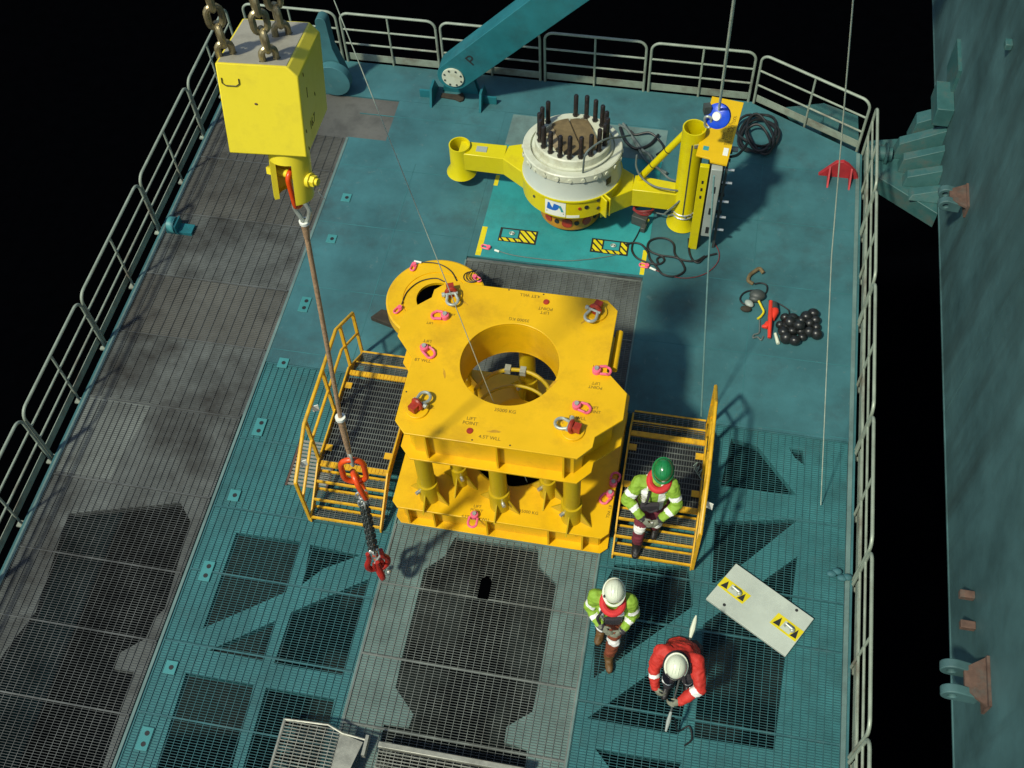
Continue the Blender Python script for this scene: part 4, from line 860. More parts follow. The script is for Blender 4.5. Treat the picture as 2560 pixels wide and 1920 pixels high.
for k in range(14):
    a = rad(-160 + 22 * k + random.uniform(-4, 4)); mb = MB(); mb.tube([cl3(0.804, a, 1.30), cl3(0.805, a + 0.03, 1.36), cl3(0.8, a + 0.01, 1.41)], 0.006, 5); mb.build('tie', 'hose', fg)
for k in range(20):
    if k in (6, 7): continue
    a = rad(k * 18 + 4 + random.uniform(-1, 1)); h = 0.40 + random.uniform(-0.012, 0.012); mb = MB(); mb.tube([cl3(0.535, a, 1.585), cl3(0.535, a, 1.585 + h), cl3(0.535, a, 1.6 + h)], [0.038, 0.038, 0.028], 12); sd_ = mb.build('stud', 'stud', cn)
    mb = MB(); mb.cyl(cl3(0.535, a, 1.588), cl3(0.535, a, 1.622), 0.05, 6); mb.build('nut', 'stud', sd_)
mb = MB(); mb.box((-0.09, -0.03, 1.56), (0.28, 0.98, 0.05), rad(24), TX); mb.build('board', 'wood', cn, bevel=0.004)
mb = MB(); mb.box((0.19, 0.09, 1.565), (0.28, 0.86, 0.05), rad(24), TX); mb.build('board', 'wood', cn, bevel=0.004)
mb = MB(); mb.box((-0.33, 0.05, 1.535), (0.18, 0.7, 0.03), rad(30), TX); mb.build('board', 'board_pale', cn, bevel=0.004)
# logo plate: curved patch on the front
a0, a1 = rad(-113), rad(-88)
mb = MB(); mb.lathe([(0.802, 0.60), (0.807, 0.60), (0.807, 0.90), (0.802, 0.90)], (0, 0, 0), 8, TX, a0, a1); lg = mb.build('logo_plate', 'tag', yr)
def curved(pts, rr0):
    m = MB(); vs = [cl3(rr0, rad(a), z) for a, z in pts]; m.add(vs, [tuple(range(len(vs)))]); return m
curved([(-110.8, 0.715), (-107, 0.708), (-103, 0.706), (-100, 0.712), (-97.5, 0.735), (-96, 0.775), (-95.5, 0.83), (-99, 0.845), (-104, 0.85), (-109.5, 0.85)], 0.8095).build('emblem', 'logoblue', lg)
curved([(-96.6, 0.80), (-94.8, 0.83), (-93.4, 0.82), (-90.2, 0.70), (-93.0, 0.70), (-94.0, 0.745), (-95.2, 0.775)], 0.8095).build('emblem', 'teallogo', lg)
curved([(-111, 0.655), (-90, 0.655), (-90, 0.672), (-111, 0.672)], 0.8095).build('emblem', 'darkframe', lg)
mb = MB(); mb.lathe([(0.802, 0.59), (0.806, 0.59), (0.806, 0.64), (0.802, 0.64)], (0, 0, 0), 6, TX, rad(-87), rad(-72)); mb.build('label_plate', 'tag', yr)
for a, z, r0, m_ in ((-72, 0.78, 0.026, 'shackle_red'), (-64, 0.79, 0.036, 'blackpaint'), (-49, 0.86, 0.03, 'darkframe'), (-49, 0.70, 0.03, 'darkframe'), (-130, 0.8, 0.025, 'darkframe')):
    a = rad(a); mb = MB(); mb.cyl(cl3(0.79, a, z), cl3(0.812, a, z), r0, 14); mb.build('plug', m_, yr)
for a in (-45, -40.5):
    a = rad(a); d = Vector((math.cos(a), math.sin(a), 0)); X2 = frameX(cl3(0.87, a, 0.75), d, (0, 0, 1)); mb = MB(); mb.bx(-0.08, 0.08, -0.20, 0.20, -0.016, 0.016, X2); mb.build('clamp_lug', 'tool_yellow', yr, bevel=0.012)
mb = MB(); mb.lathe([(0.783, 1.08), (0.792, 1.08), (0.792, 1.20), (0.783, 1.20)], (0, 0, 0), 4, TX, rad(-38), rad(-30)); mb.build('name_plate', 'blackpaint', cn)
# arms
def arm(name, p0, p1, w0, w1, z0, z1):
    p0 = Vector(p0); p1 = Vector(p1); d = (p1 - p0).normalized(); n = Vector((-d.y, d.x, 0)); mb = MB()
    vs = [p0 + n * w0 + Vector((0, 0, z0)), p0 - n * w0 + Vector((0, 0, z0)), p1 - n * w1 + Vector((0, 0, z0)), p1 + n * w1 + Vector((0, 0, z0))]
    vs += [v + Vector((0, 0, z1 - z0)) for v in vs]
    mb.add(vs, [(3, 2, 1, 0), (4, 5, 6, 7), (0, 1, 5, 4), (1, 2, 6, 5), (2, 3, 7, 6), (3, 0, 4, 7)]); return mb.build(name, 'tool_yellow', cn, bevel=0.012)
arm('guide_arm', (-3.84, 13.24, 0), (-3.05, 13.24, 0), 0.15, 0.16, 0.42, 0.80)
arm('arm_bracket', (-3.049, 13.24, 0), (-2.45, 13.16, 0), 0.16, 0.46, 0.42, 0.80)
arm('guide_arm', (-0.86, 12.92, 0), (-0.05, 12.88, 0), 0.17, 0.13, 0.38, 0.76)
arm('arm_bracket', (-1.35, 12.9, 0), (-0.861, 12.92, 0), 0.5, 0.17, 0.38, 0.76)
mb = MB(); mb.box((-3.46, 13.24, 0.806), (0.18, 0.12, 0.012)); mb.build('label_plate', 'greypanel', cn)
def funnel(x, y, z0, zt, slot=True):
    mb = MB(); o_ = rad(60); prof = [(0.16, zt), (0.18, zt), (0.18, z0 + 0.15), (0.26, z0), (0.245, z0), (0.16, z0 + 0.15), (0.16, zt)]
    if slot: mb.lathe(prof, (x, y, 0), 36)
    else: mb.lathe(prof, (x, y, 0), 36)
    return mb.build('guide_funnel', 'tool_yellow', cn)
funnel(-3.84, 13.24, 0.24, 0.86, False)
funnel(0.0, 12.86, 0.02, 2.15)
mb = MB(); mb.bx(-0.008, 0.012, 12.86 - 0.186, 12.86 - 0.17, 0.35, 1.95); mb.build('slot', 'darkframe', cn)
mb = MB(); a = Vector((-0.78, 13.02, 0.76)); b = Vector((-0.12, 12.95, 1.95)); mb.tube([a, b], 0.055, 14); st = mb.build('strut', 'tool_yellow', cn)
for t_ in (0.3, 0.62):
    p = a.lerp(b, t_); d = (b - a).normalized(); mb = MB(); mb.tube([p - d * 0.008, p + d * 0.008], 0.058, 14); mb.build('strap', 'black', st)
# panel unit
post = MB(); post.bx(0.16, 0.30, 12.30, 12.38, 0.005, 1.9); po = post.build('panel_post', 'tool_yellow', cn, bevel=0.006)
for z in (1.25, 1.42, 1.58):
    mb = MB(); mb.bx(0.215, 0.245, 12.292, 12.299, z - 0.03, z + 0.03); mb.build('marking', 'blackpaint', po)
zP = 2.0; cor = [at(1540 + x / 3.95, 210 + y / 3.95, zP) for x, y in ((950, 120), (1262, 182), (1095, 800), (930, 765), (925, 735), (788, 702))]
mb = MB(); mb.prism([to2(q) for q in cor], zP - 0.03, zP); pp = mb.build('panel_plate', 'panel_yellow', cn, bevel=0.004)
D4 = lambda x, y: at(1540 + x / 3.95, 210 + y / 3.95, zP)
e_up = (D4(1150, 330) - D4(1090, 600)).normalized(); an_ = math.atan2(e_up.y, e_up.x)
for (x, y, s_, h) in ((1150, 450, 'PL DESTRUCT TOOL', 0.066), (1106, 490, 'TEST HYDRAULIC', 0.064), (1066, 510, 'RISER', 0.064)):
    q = D4(x, y); text_part('lettering', s_, h, flatX(q + Vector((0, 0, 0.002)), an_), 'fadedink', pp)
q = D4(1083, 672); mb = MB(); mb.box((q.x, q.y, zP + 0.004), (0.075, 0.16, 0.005), an_ - math.pi / 2); mb.build('label_plate', 'tag', pp)
q = D4(888, 635); mb = MB(); mb.box((q.x, q.y, zP + 0.004), (0.085, 0.085, 0.005), an_ - math.pi / 2); mb.build('logo_plate', 'teallogo', pp)
mb = MB(); mb.box((0.44, 13.0, 1.1), (0.16, 1.15, 1.72), rad(-4)); cab = mb.build('panel_cabinet', 'darkframe', cn, bevel=0.01)
mb = MB(); mb.bx(0.33, 0.50, 12.24, 12.36, 0.42, 1.93); gp = mb.build('slotted_plate', 'greypanel', cn, bevel=0.012)
for z in (1.5, 1.02, 0.58): mb = MB(); mb.bx(0.39, 0.44, 12.232, 12.239, z - 0.07, z + 0.07); mb.build('slot', 'blackpaint', gp)
for y in (12.40, 13.55):
    for x in (0.32, 0.56): mb = MB(); mb.bx(x - 0.02, x + 0.02, y - 0.02, y + 0.02, 0.005, 1.965); mb.build('panel_leg', 'darkframe', cn)
for i, z in enumerate((1.78, 1.5, 1.08, 0.72, 0.42)):
    mb = MB(); mb.cyl((0.525, 12.42, z), (0.68, 12.42, z), 0.02, 10); mb.build('valve_handle', 'steel', cn)
    mb = MB(); mb.cyl((0.525, 12.8 + 0.1 * (i % 2), z), (0.62, 12.8 + 0.1 * (i % 2), z), 0.03, 10); mb.build('valve', 'black', cn)
for x, y, z in ((0.60, 13.3, 1.75), (0.66, 12.95, 1.7)):
    mb = MB(); mb.cyl((x - 0.07, y, z), (x + 0.05, y, z), 0.045, 12); mb.build('gauge', 'greypanel', cn)
for z in (0.28, 0.36):
    mb = MB(); mb.tube(arc((0, 12.86, z), 0.185, rad(170), rad(330), 12) + [Vector((0.3, 12.6, z))], 0.014, 6); mb.build('clamp_band', 'steel', cn)
mb = MB(); mb.box((0.1, 12.72, 1.93), (0.16, 0.06, 0.06), 0.3); mb.build('clamp_bracket', 'steel', cn)
# hoses and cables
C3 = lambda x, y, z: at(1120 + x / 4.366, 210 + y / 4.366, z)
DD = lambda x, y, z: at(1540 + x / 3.95, 210 + y / 3.95, z)
cable('hydraulic_hose', [C3(1465, 1060, 1.2), C3(1475, 930, 1.6), C3(1500, 770, 1.95), C3(1600, 670, 2.0), C3(1730, 600, 1.95), C3(1880, 580, 1.7), C3(1990, 560, 1.2)], 0.016, 'hose', 'grey hose looping over the studs of the white tool', 'hose')
mb = MB(); mb.cyl(C3(1462, 1070, 1.25), C3(1482, 830, 1.62), 0.018, 8); tag(mb.build('hose_end', 'darkframe'), 'dark hose end fitting against the front of the white tool', 'fitting')
cable('hydraulic_hose', [DD(205, 700, 1.3), DD(200, 820, 1.1), DD(260, 930, 0.95), DD(380, 1010, 0.9), DD(540, 1045, 0.9), DD(640, 1060, 0.85), DD(660, 1110, 0.75), DD(590, 1190, 0.6), DD(480, 1280, 0.3)], 0.016, 'hose', 'grey hose draped along the right arm of the white tool', 'hose')
for i, pts in enumerate([[(30, 400), (120, 460), (200, 600), (300, 760), (420, 840), (520, 930), (600, 960)], [(70, 390), (160, 520), (260, 650), (330, 700), (400, 820), (500, 880)], [(140, 460), (190, 500), (330, 480), (430, 560), (470, 640), (400, 700)], [(40, 430), (90, 560), (200, 640), (330, 600), (420, 500)]]):
    cable('control_cable', [DD(x, y, 0.03 + 0.05 * math.sin(k * 1.3 + i) ** 2) for k, (x, y) in enumerate(pts)], 0.02 + 0.006 * (i % 2), 'hose' if i < 2 else 'black', ['pale grey cable running under the diagonal strut of the tool', 'second grey cable crossing the deck behind the tool', 'black cable looping on the grey deck behind the strut', 'black cable lying in the shadow just right of the studs'][i])
mb = MB()
for i in range(5):
    c = DD(1395 + (0, 26, -14, 30, 8)[i], 480 + (0, 34, -22, 12, 50)[i], 0.05 + 0.03 * i); mb.tube([c + Vector(((0.30, 0.24, 0.26, 0.20, 0.28)[i] * math.cos(a) + 0.1 * math.sin(a + i), (0.50, 0.42, 0.36, 0.46, 0.30)[i] * math.sin(a), 0.03 * math.sin(3 * a + i))) for a in [2 * math.pi * k / 28 for k in range(28)]], 0.024, 8, closed=True)
mb.tube(spline([DD(1300, 580, 0.5), DD(1260, 640, 0.7), DD(1200, 700, 1.0), DD(1130, 720, 1.3)], 6), 0.024, 8)
tag(mb.build('hose_coil', 'black'), 'thick black hose coil behind the control panel by the angled rail', 'hose coil')
E7 = lambda x, y, z=0.02: at(1180 + x / 3.351, 540 + y / 3.351, z)
cable('black_cable', [E7(*p) for p in ((1815, 190), (1820, 300), (1850, 370), (1900, 390), (1960, 340), (2050, 315))], 0.017, 'black', 'black cable dropping from the yellow post and curling on the deck')
cable('black_cable', [E7(*p) for p in ((1290, 240), (1350, 225), (1420, 240), (1470, 300), (1490, 360), (1540, 420), (1600, 490), (1700, 505), (1780, 460), (1760, 390), (1700, 320), (1690, 240), (1640, 195), (1560, 185), (1490, 210), (1470, 260), (1500, 300), (1580, 330), (1690, 345), (1790, 375), (1880, 375), (1950, 335))], 0.018, 'black', 'black cable lying in wide loops right of the hazard markings')
cable('black_cable', [E7(*p) for p in ((1345, 230), (1340, 290), (1380, 350), (1470, 390), (1560, 405), (1610, 375), (1590, 340), (1550, 360), (1560, 400))], 0.017, 'black', 'smaller black cable loop beside the second hazard marking')
cable('sling_line', [E7(*p) for p in ((225, 295), (330, 325), (500, 352), (750, 375), (950, 365), (1130, 340), (1220, 320))], 0.007, 'hose', 'thin dark sling line across the bright turquoise deck panel')
cable('sling_line', [E7(*p) for p in ((1540, 455), (1650, 500), (1800, 520), (1950, 485), (2050, 400), (2070, 310), (2030, 220))], 0.006, 'redcable', 'thin rusty line curving on the deck right of the black cable loops')
pinktag(E7(115, 265, 0.01), rad(170), 'pink shackle on the left end of the line across the turquoise panel'); pinktag(E7(1440, 420, 0.01), rad(175), 'pink shackle at the right end of the line by the cable loops')
for q0, q1, nm in ((E7(190, 285), E7(228, 298), 'white ferrule next to the left pink shackle on the turquoise panel'), (E7(1490, 432), E7(1540, 455), 'white ferrule next to the pink shackle by the cable loops')):
    mb = MB(); mb.cyl(q0, q1, 0.018, 10); tag(mb.build('ferrule', 'tag'), nm, 'ferrule', 'white ferrules on deck')
mb = MB()
for i in range(5):
    c = DD(262 + 4 * i, 1245 - 6 * i, 0.25 + 0.02 * i); mb.tube([c + Vector((0.16 * math.cos(a), 0.10 * math.sin(a), 0.03 * math.sin(2 * a + i))) for a in [2 * math.pi * k / 22 for k in range(22)]], 0.012, 6, closed=True)
tag(mb.build('cable_coil', 'redcable'), 'small coil of dark red cable under the right arm of the tool', 'coil')
mb = MB(); c = DD(235, 1345, 0.1); mb.box((c.x, c.y, 0.11), (0.26, 0.12, 0.2), -0.3); mb.box((c.x + 0.08, c.y - 0.12, 0.06), (0.08, 0.14, 0.1), -0.2); tag(mb.build('junction_box', 'darkframe', bevel=0.01), 'small dark box below the red cable coil', 'box')
mb = MB(); c = DD(302, 1345, 0.12); mb.ell(c, 0.05, 0.03, 0.05); tag(mb.build('yellow_plug', 'stripeyellow'), 'small yellow plug beside the dark box', 'plug')
cable('thin_cable', [DD(270, 1400, 0.03), DD(245, 1420, 0.02), DD(205, 1500, 0.02), DD(170, 1560, 0.02)], 0.011, 'black', 'short black cable hanging from the dark box to the hazard marking')
cable('thin_cable', [DD(345, 1250, 0.25), DD(430, 1280, 0.2), DD(600, 1300, 0.3), DD(690, 1320, 0.34)], 0.012, 'hose', 'grey line with white end running to the foot of the tall funnel')

# hazard markings on the turquoise panel
def hazard(x0, x1, y0, y1, wx0, wx1, wy0, wy1, label):
    t = thing('hazard_plate', label, 'marking', ((x0 + x1) / 2, (y0 + y1) / 2, 0.008), 0, 'black and yellow framed lifting points')
    mb = MB(); win = [(wx0, wy0), (wx1, wy0), (wx1, wy1), (wx0, wy1)]
    mb.prism([(x0, y0), (x1, y0), (x1, y1), (x0, y1)], 0.0065, 0.0105, [win]); mb.build('frame', 'blackpaint', t)
    st = MB(); ins = 0.03; w = 0.075; s0 = x0 - 1.0
    import itertools
    def clip(poly, f):
        out = []
        for i in range(len(poly)):
            a, b = poly[i - 1], poly[i]; fa, fb = f(a), f(b)
            if fa >= 0: out.append(a)
            if (fa >= 0) != (fb >= 0): k = fa / (fa - fb); out.append((a[0] + (b[0] - a[0]) * k, a[1] + (b[1] - a[1]) * k))
        return out
    rects = [(x0 + ins, wx0 - 0.025, y0 + ins, y1 - ins), (wx1 + 0.025, x1 - ins, y0 + ins, y1 - ins), (wx0 - 0.02, wx1 + 0.02, y0 + 0.012, wy0 - 0.015)]
    for rx0, rx1, ry0, ry1 in rects:
        if rx1 - rx0 < 0.03 or ry1 - ry0 < 0.015: continue
        for k in range(40):
            sx = s0 + k * 0.115; pl = [(sx + 0.25, y0 - 0.05), (sx + 0.25 + w, y0 - 0.05), (sx - 0.25 + w + 0.12, y1 + 0.05), (sx - 0.25 + 0.12, y1 + 0.05)]
            for f in (lambda p: p[0] - rx0, lambda p: rx1 - p[0], lambda p: p[1] - ry0, lambda p: ry1 - p[1]):
                if pl: pl = clip(pl, f)
            if len(pl) > 2: st.add([(p[0], p[1], 0.0125) for p in pl], [tuple(range(len(pl)))])
    st.build('stripe', 'stripeyellow', t)
    mb = MB(); c = Vector(((wx0 + wx1) / 2 + 0.03, (wy0 + wy1) / 2, 0.02)); mb.tube([c + Vector((0.04 * math.cos(a), 0.03 * math.sin(a), 0)) for a in [2 * math.pi * k / 14 for k in range(14)]], 0.009, 6, closed=True); mb.ell(c, 0.02, 0.02, 0.012); mb.build('ring', 'galv', t)
    return t
hazard(-2.98, -2.34, 11.98, 12.28, -2.94, -2.66, 12.075, 12.255, 'black and yellow striped marking in front of the left side of the white tool')
hazard(-1.43, -0.80, 11.98, 12.28, -1.22, -0.96, 12.07, 12.255, 'black and yellow striped marking beside the black cable loops')
mb = MB()
for (a, b) in (((-3.29, 11.62), (-3.2, 12.25)), ((-3.29, 13.2), (-3.22, 13.45)), ((-0.56, 11.63), (-0.49, 12.15))): mb.bx(a[0], b[0], a[1], b[1], 0.0065, 0.0095)
tag(mb.build('corner_marks', 'stripeyellow'), 'faded yellow corner marks painted on the edges of the turquoise panel', 'paint marks')

# blue sheave block on its wire
bb = thing('sheave_block', 'small blue pulley block hanging in front of the yellow panel plate', 'pulley block', (0.3, 13.0, 2.9))
bc = at(1795, 290, 2.75)
ax = Vector((-0.25, -0.75, 0.55)).normalized(); s1_ = ax.cross(Vector((0, 0, 1))).normalized(); s2_ = s1_.cross(ax)
XB = Matrix((s1_, s2_, ax)).transposed().to_4x4(); XB.translation = bc
mb = MB(); mb.lathe([(0.0, -0.07), (0.13, -0.07), (0.185, -0.04), (0.185, 0.04), (0.13, 0.07), (0.0, 0.07)], (0, 0, 0), 24, XB); mb.build('cheek', 'blue', bb)
mb = MB(); mb.lathe([(0, 0.071), (0.07, 0.071), (0.06, 0.1), (0, 0.1)], (0, 0, 0), 16, XB); mb.build('hub', 'tag', bb)
mb = MB(); mb.tube(stadium(bc + Vector((-0.13, -0.08, -0.06)), 0.26, 0.09, (0.1, 0.2, -1), (1, 0, 0), 6), 0.02, 8, closed=True); mb.build('hook', 'galv', bb)
mb = MB(); mb.box(tuple(bc + Vector((-0.17, 0.02, 0.1))), (0.1, 0.1, 0.14), 0.3); mb.build('swivel', 'darkframe', bb)
def wire(pts, r, m, label): 
    mb = MB(); mb.tube(pts, r, 8); return tag(mb.build('tugger_wire', m), label, 'wire')
wire([bc + Vector((0, 0, 0.12)), at(1835, 0, 6.0), at(1835, 0, 6.0) * 2 - (bc + Vector((0, 0, 0.12)))], 0.02, 'wire', 'pale wire rising from the blue pulley block out of the photo')
wire([at(2052, 1262, 0.05), at(2079, 640, 4.0), at(2133, 0, 8.2), at(2150, -200, 9.5)], 0.007, 'wire', 'thin bright wire running from the right deck edge up past the rail')
wire([at(1753, 1040, 0.3), at(1772, 640, 3.0), at(1785, 440, 4.4)], 0.012, 'wire_dull', 'dull blurred wire above the teal deck right of the frame')
wire([at(835, -200, 9.0), at(835, 0, 8.0), at(1090, 640, 5.2), at(1215, 960, 2.7), at(1318, 1205, 0.2)], 0.0055, 'wire', 'long thin wire slanting down into the round hole of the yellow frame')

# ================================================================ LOOSE GEAR ON THE RIGHT
G5 = lambda x, y, z=0.0: at(1740 + x / 5.53, 640 + y / 5.53, z)
bp = thing('bead_heap', 'heap of glossy black round floats on the teal deck near the right rail', 'floats', tuple(G5(1450, 980)))
bl = [(1230, 850), (1340, 860), (1460, 890), (1530, 830), (1620, 790), (1650, 890), (1160, 950), (1260, 950), (1370, 940), (1570, 930), (1665, 985), (1210, 1040), (1330, 1030), (1450, 1030), (1560, 1050), (1665, 1080), (1245, 1135), (1360, 1165), (1470, 1120), (1300, 905), (1420, 960)]
for i, (x, y) in enumerate(bl):
    r = 0.066 + 0.036 * random.random(); z = r * 0.85 + (0.09 if i >= 19 else 0); q = G5(x, y, z); mb = MB(); mb.ell(q, r, r * 0.95, r * 0.82, 16, 10, Matrix.Rotation(random.random() * 3, 4, 'X') @ Matrix.Rotation(random.random() * 3, 4, 'Z')); mb.build('float', 'bead', bp)
    if False:
        mb = MB(); mb.tube([q + Vector((0.03 * math.cos(a), 0.03 * math.sin(a), r * 0.8)) for a in [2 * math.pi * k / 10 for k in range(10)]], 0.008, 5, closed=True); mb.build('loop', 'galv', bp)
rt = thing('red_clamp', 'bright red clamp tool lying beside the heap of black floats', 'clamp', tuple(G5(1030, 850)))
mb = MB(); mb.tube([G5(1035, 625, 0.12), G5(1025, 850, 0.12), G5(1012, 1130, 0.06)], [0.03, 0.036, 0.026], 10); mb.build('bar', 'redbright', rt)
mb = MB(); mb.tube([G5(1080, 690, 0.08), G5(1085, 780, 0.08), G5(1050, 870, 0.08)], [0.06, 0.07, 0.045], 12); mb.build('body', 'redbright', rt)
mb = MB(); mb.tube([G5(1075, 660, 0.08), G5(1085, 745, 0.09)], 0.062, 12); mb.build('collar', 'darkframe', rt)
mb = MB(); mb.tube([G5(1000, 930, 0.06), G5(960, 975, 0.05), G5(910, 975, 0.04)], [0.05, 0.045, 0.02], 8); mb.build('handle', 'redbright', rt)
cable('hook_sling', [G5(930, 235, 0.05), G5(880, 175, 0.06), G5(810, 210, 0.05), G5(740, 270, 0.04), G5(725, 340, 0.03), G5(790, 385, 0.02)], [0.05, 0.045, 0.035, 0.028, 0.022, 0.015] * 8 if False else 0.03, 'wood', 'brown webbing sling end curled on the deck above the red clamp', 'sling')
cable('cable_loop', [G5(*p, 0.02) for p in ((810, 385), (900, 375), (970, 400), (985, 460), (950, 520), (860, 480), (740, 480), (650, 520), (610, 590), (640, 650), (690, 670))], 0.014, 'black', 'black cord in an S shaped loop above the red clamp', 'cord')
cable('cable_loop', [G5(*p, 0.02) for p in ((1000, 615), (1100, 640), (1200, 690), (1280, 750), (1290, 800))], 0.012, 'black', 'thin black cord between the red clamp and the black floats', 'cord')
mb = MB(); mb.ell(G5(850, 540, 0.07), 0.13, 0.10, 0.08); mb.ell(G5(820, 590, 0.05), 0.1, 0.07, 0.06); tag(mb.build('rubber_lump', 'darkframe'), 'dark rubber lump at the middle of the black cord loop', 'lump')
mb = MB(); mb.ell(G5(735, 655, 0.06), 0.08, 0.06, 0.04, 14, 8, Matrix.Rotation(-0.7, 4, 'Z')); tag(mb.build('grey_pad', 'greypanel'), 'small pale grey pad at the left end of the black cord', 'pad')
mb = MB(); mb.ell(G5(690, 730, 0.04), 0.09, 0.06, 0.04); tag(mb.build('brown_block', 'darkwood'), 'small dark brown block below the pale grey pad', 'block')
mb = MB(); mb.tube(spline([G5(865, 620, 0.08), G5(905, 700, 0.06), G5(935, 770, 0.05), G5(900, 830, 0.04), G5(850, 870, 0.03)], 5), 0.018, 8); tag(mb.build('rope_end', 'stripeyellow'), 'short yellowish rope end left of the red clamp', 'rope')
mb = MB(); mb.tube([G5(1095, 1070, 0.03), G5(1135, 1210, 0.03)], [0.022, 0.03], 8); tag(mb.build('pale_stick', 'helmet_white'), 'small pale stick below the red clamp', 'stick')
cable('frayed_rope', [G5(*p, 0.02) for p in ((880, 880), (880, 980), (870, 1060), (800, 1090), (790, 1130), (850, 1120), (900, 1160), (930, 1110))], 0.014, 'hose', 'grey frayed rope tail below the yellowish rope end', 'rope')

# white cover plate
wp_ = [at(1700 + x / 2.572, 1280 + y / 2.572, 0.06) for x, y in ((360, 330), (862, 686), (680, 926), (168, 555))]
cv = thing('cover_plate', 'white rectangular steel cover with two yellow warning labels lying on the grating', 'cover plate', tuple(wp_[0]))
mb = MB(); mb.prism([to2(q) for q in wp_], 0.006, 0.06); mb.build('plate', 'plate_white', cv, bevel=0.006)
def wsign(a, b, c, d):
    q = [at(1700 + x / 2.572, 1280 + y / 2.572, 0.0) for x, y in (a, b, c, d)]; q = [at(1700 + x / 2.572, 1280 + y / 2.572, 0.06) for x, y in (a, b, c, d)]
    L = lambda s, t: (q[0] + (q[1] - q[0]) * s) * (1 - t) + (q[3] + (q[2] - q[3]) * s) * t
    mb = MB(); mb.prism([to2(v) for v in q], 0.0605, 0.063, [[to2(L(0.34, 0.15)), to2(L(0.70, 0.15)), to2(L(0.70, 0.85)), to2(L(0.34, 0.85))]]); sg = mb.build('warning_label', 'stripeyellow', cv)
    for s0, s1 in ((0.05, 0.33), (0.71, 0.97)):
        mb = MB(); mb.prism([to2(L(s0 + 0.02, 0.86)), to2(L(s1 - 0.02, 0.8)), to2(L((s0 + s1) / 2, 0.14))], 0.0632, 0.0645); mb.build('warning_triangle', 'blackpaint', sg)
    c0 = L(0.42, 0.5); c1 = L(0.70, 0.5); d = (c1 - c0).normalized()
    mb = MB(); mb.tube([c0 + Vector((0, 0, 0.004)), c0 + Vector((0, 0, 0.075)) + d * 0.01, c1 + Vector((0, 0, 0.075)) - d * 0.01, c1 + Vector((0, 0, 0.004))], 0.016, 8); mb.ell(c1 + Vector((0, 0, 0.03)), 0.035, 0.035, 0.03); mb.build('handle', 'galv', sg)
wsign((290, 415), (458, 540), (400, 592), (240, 470)); wsign((634, 648), (798, 770), (740, 836), (575, 710))
for q in ((285, 597), (750, 632)):
    p = at(1700 + q[0] / 2.572, 1280 + q[1] / 2.572, 0.06); mb = MB(); mb.prism(circ(p.x, p.y, 0.022, 12), 0.0605, 0.0625); mb.build('bolt_hole', 'blackpaint', cv)
c = at(1700 + 1020 / 2.572, 1280 + 410 / 2.572, 0.03); mb = MB()
for k in range(4): mb.ell(c + Vector((0.07 * k - 0.1, 0.05 * math.sin(k * 2), 0.03)), 0.07, 0.05, 0.035)
tag(mb.build('dark_rag', 'deck'), 'crumpled dark teal rag beside the right rail', 'rag')

# near platform edge at the bottom
pf = thing('near_platform', 'bright galvanised platform corner cutting into the bottom edge of the photo', 'platform', (-2.6, 3.0, 0.3))
zq = 0.3
g = MB(); grating(g, -4.05, -3.33, 1.4, 3.56, zq, 0.105, 0.04, 0.009, 0.03); grating(g, -2.8, -1.0, 1.4, 3.42, zq, 0.105, 0.04, 0.008, 0.03); g.build('grating', 'bar_light', pf)
mb = MB(); mb.bx(-2.82, -0.98, 3.44, 3.51, zq - 0.06, zq + 0.03); mb.build('edge_bar', 'bar_light', pf, bevel=0.008)
mb = MB(); mb.bx(-4.08, -4.055, 1.4, 3.58, zq - 0.04, zq + 0.01); mb.build('edge_strip', 'bar_light', pf)
mb = MB(); mb.tube([(-4.06, 3.575, zq), (-3.50, 3.60, zq), (-3.30, 3.53, zq), (-2.98, 3.50, zq)], 0.014, 6); mb.build('edge_strip', 'bar_light', pf)
mb = MB(); mb.prism([(-3.33, 1.5), (-3.0, 1.5), (-3.05, 2.6), (-3.1, 3.1), (-3.02, 3.47), (-3.33, 3.53)], zq - 0.02, zq - 0.012); mb.build('corner_plate', 'bar_light', pf)
mb = MB(); mb.bx(-2.99, -2.95, 3.3, 3.55, zq - 0.05, zq + 0.06); mb.build('lug', 'bar_light', pf)
for x in (-3.9, -1.1):
    mb = MB(); mb.bx(x - 0.04, x + 0.04, 1.5, 1.58, 0.0, zq - 0.04); mb.build('leg', 'bar_grey', pf)
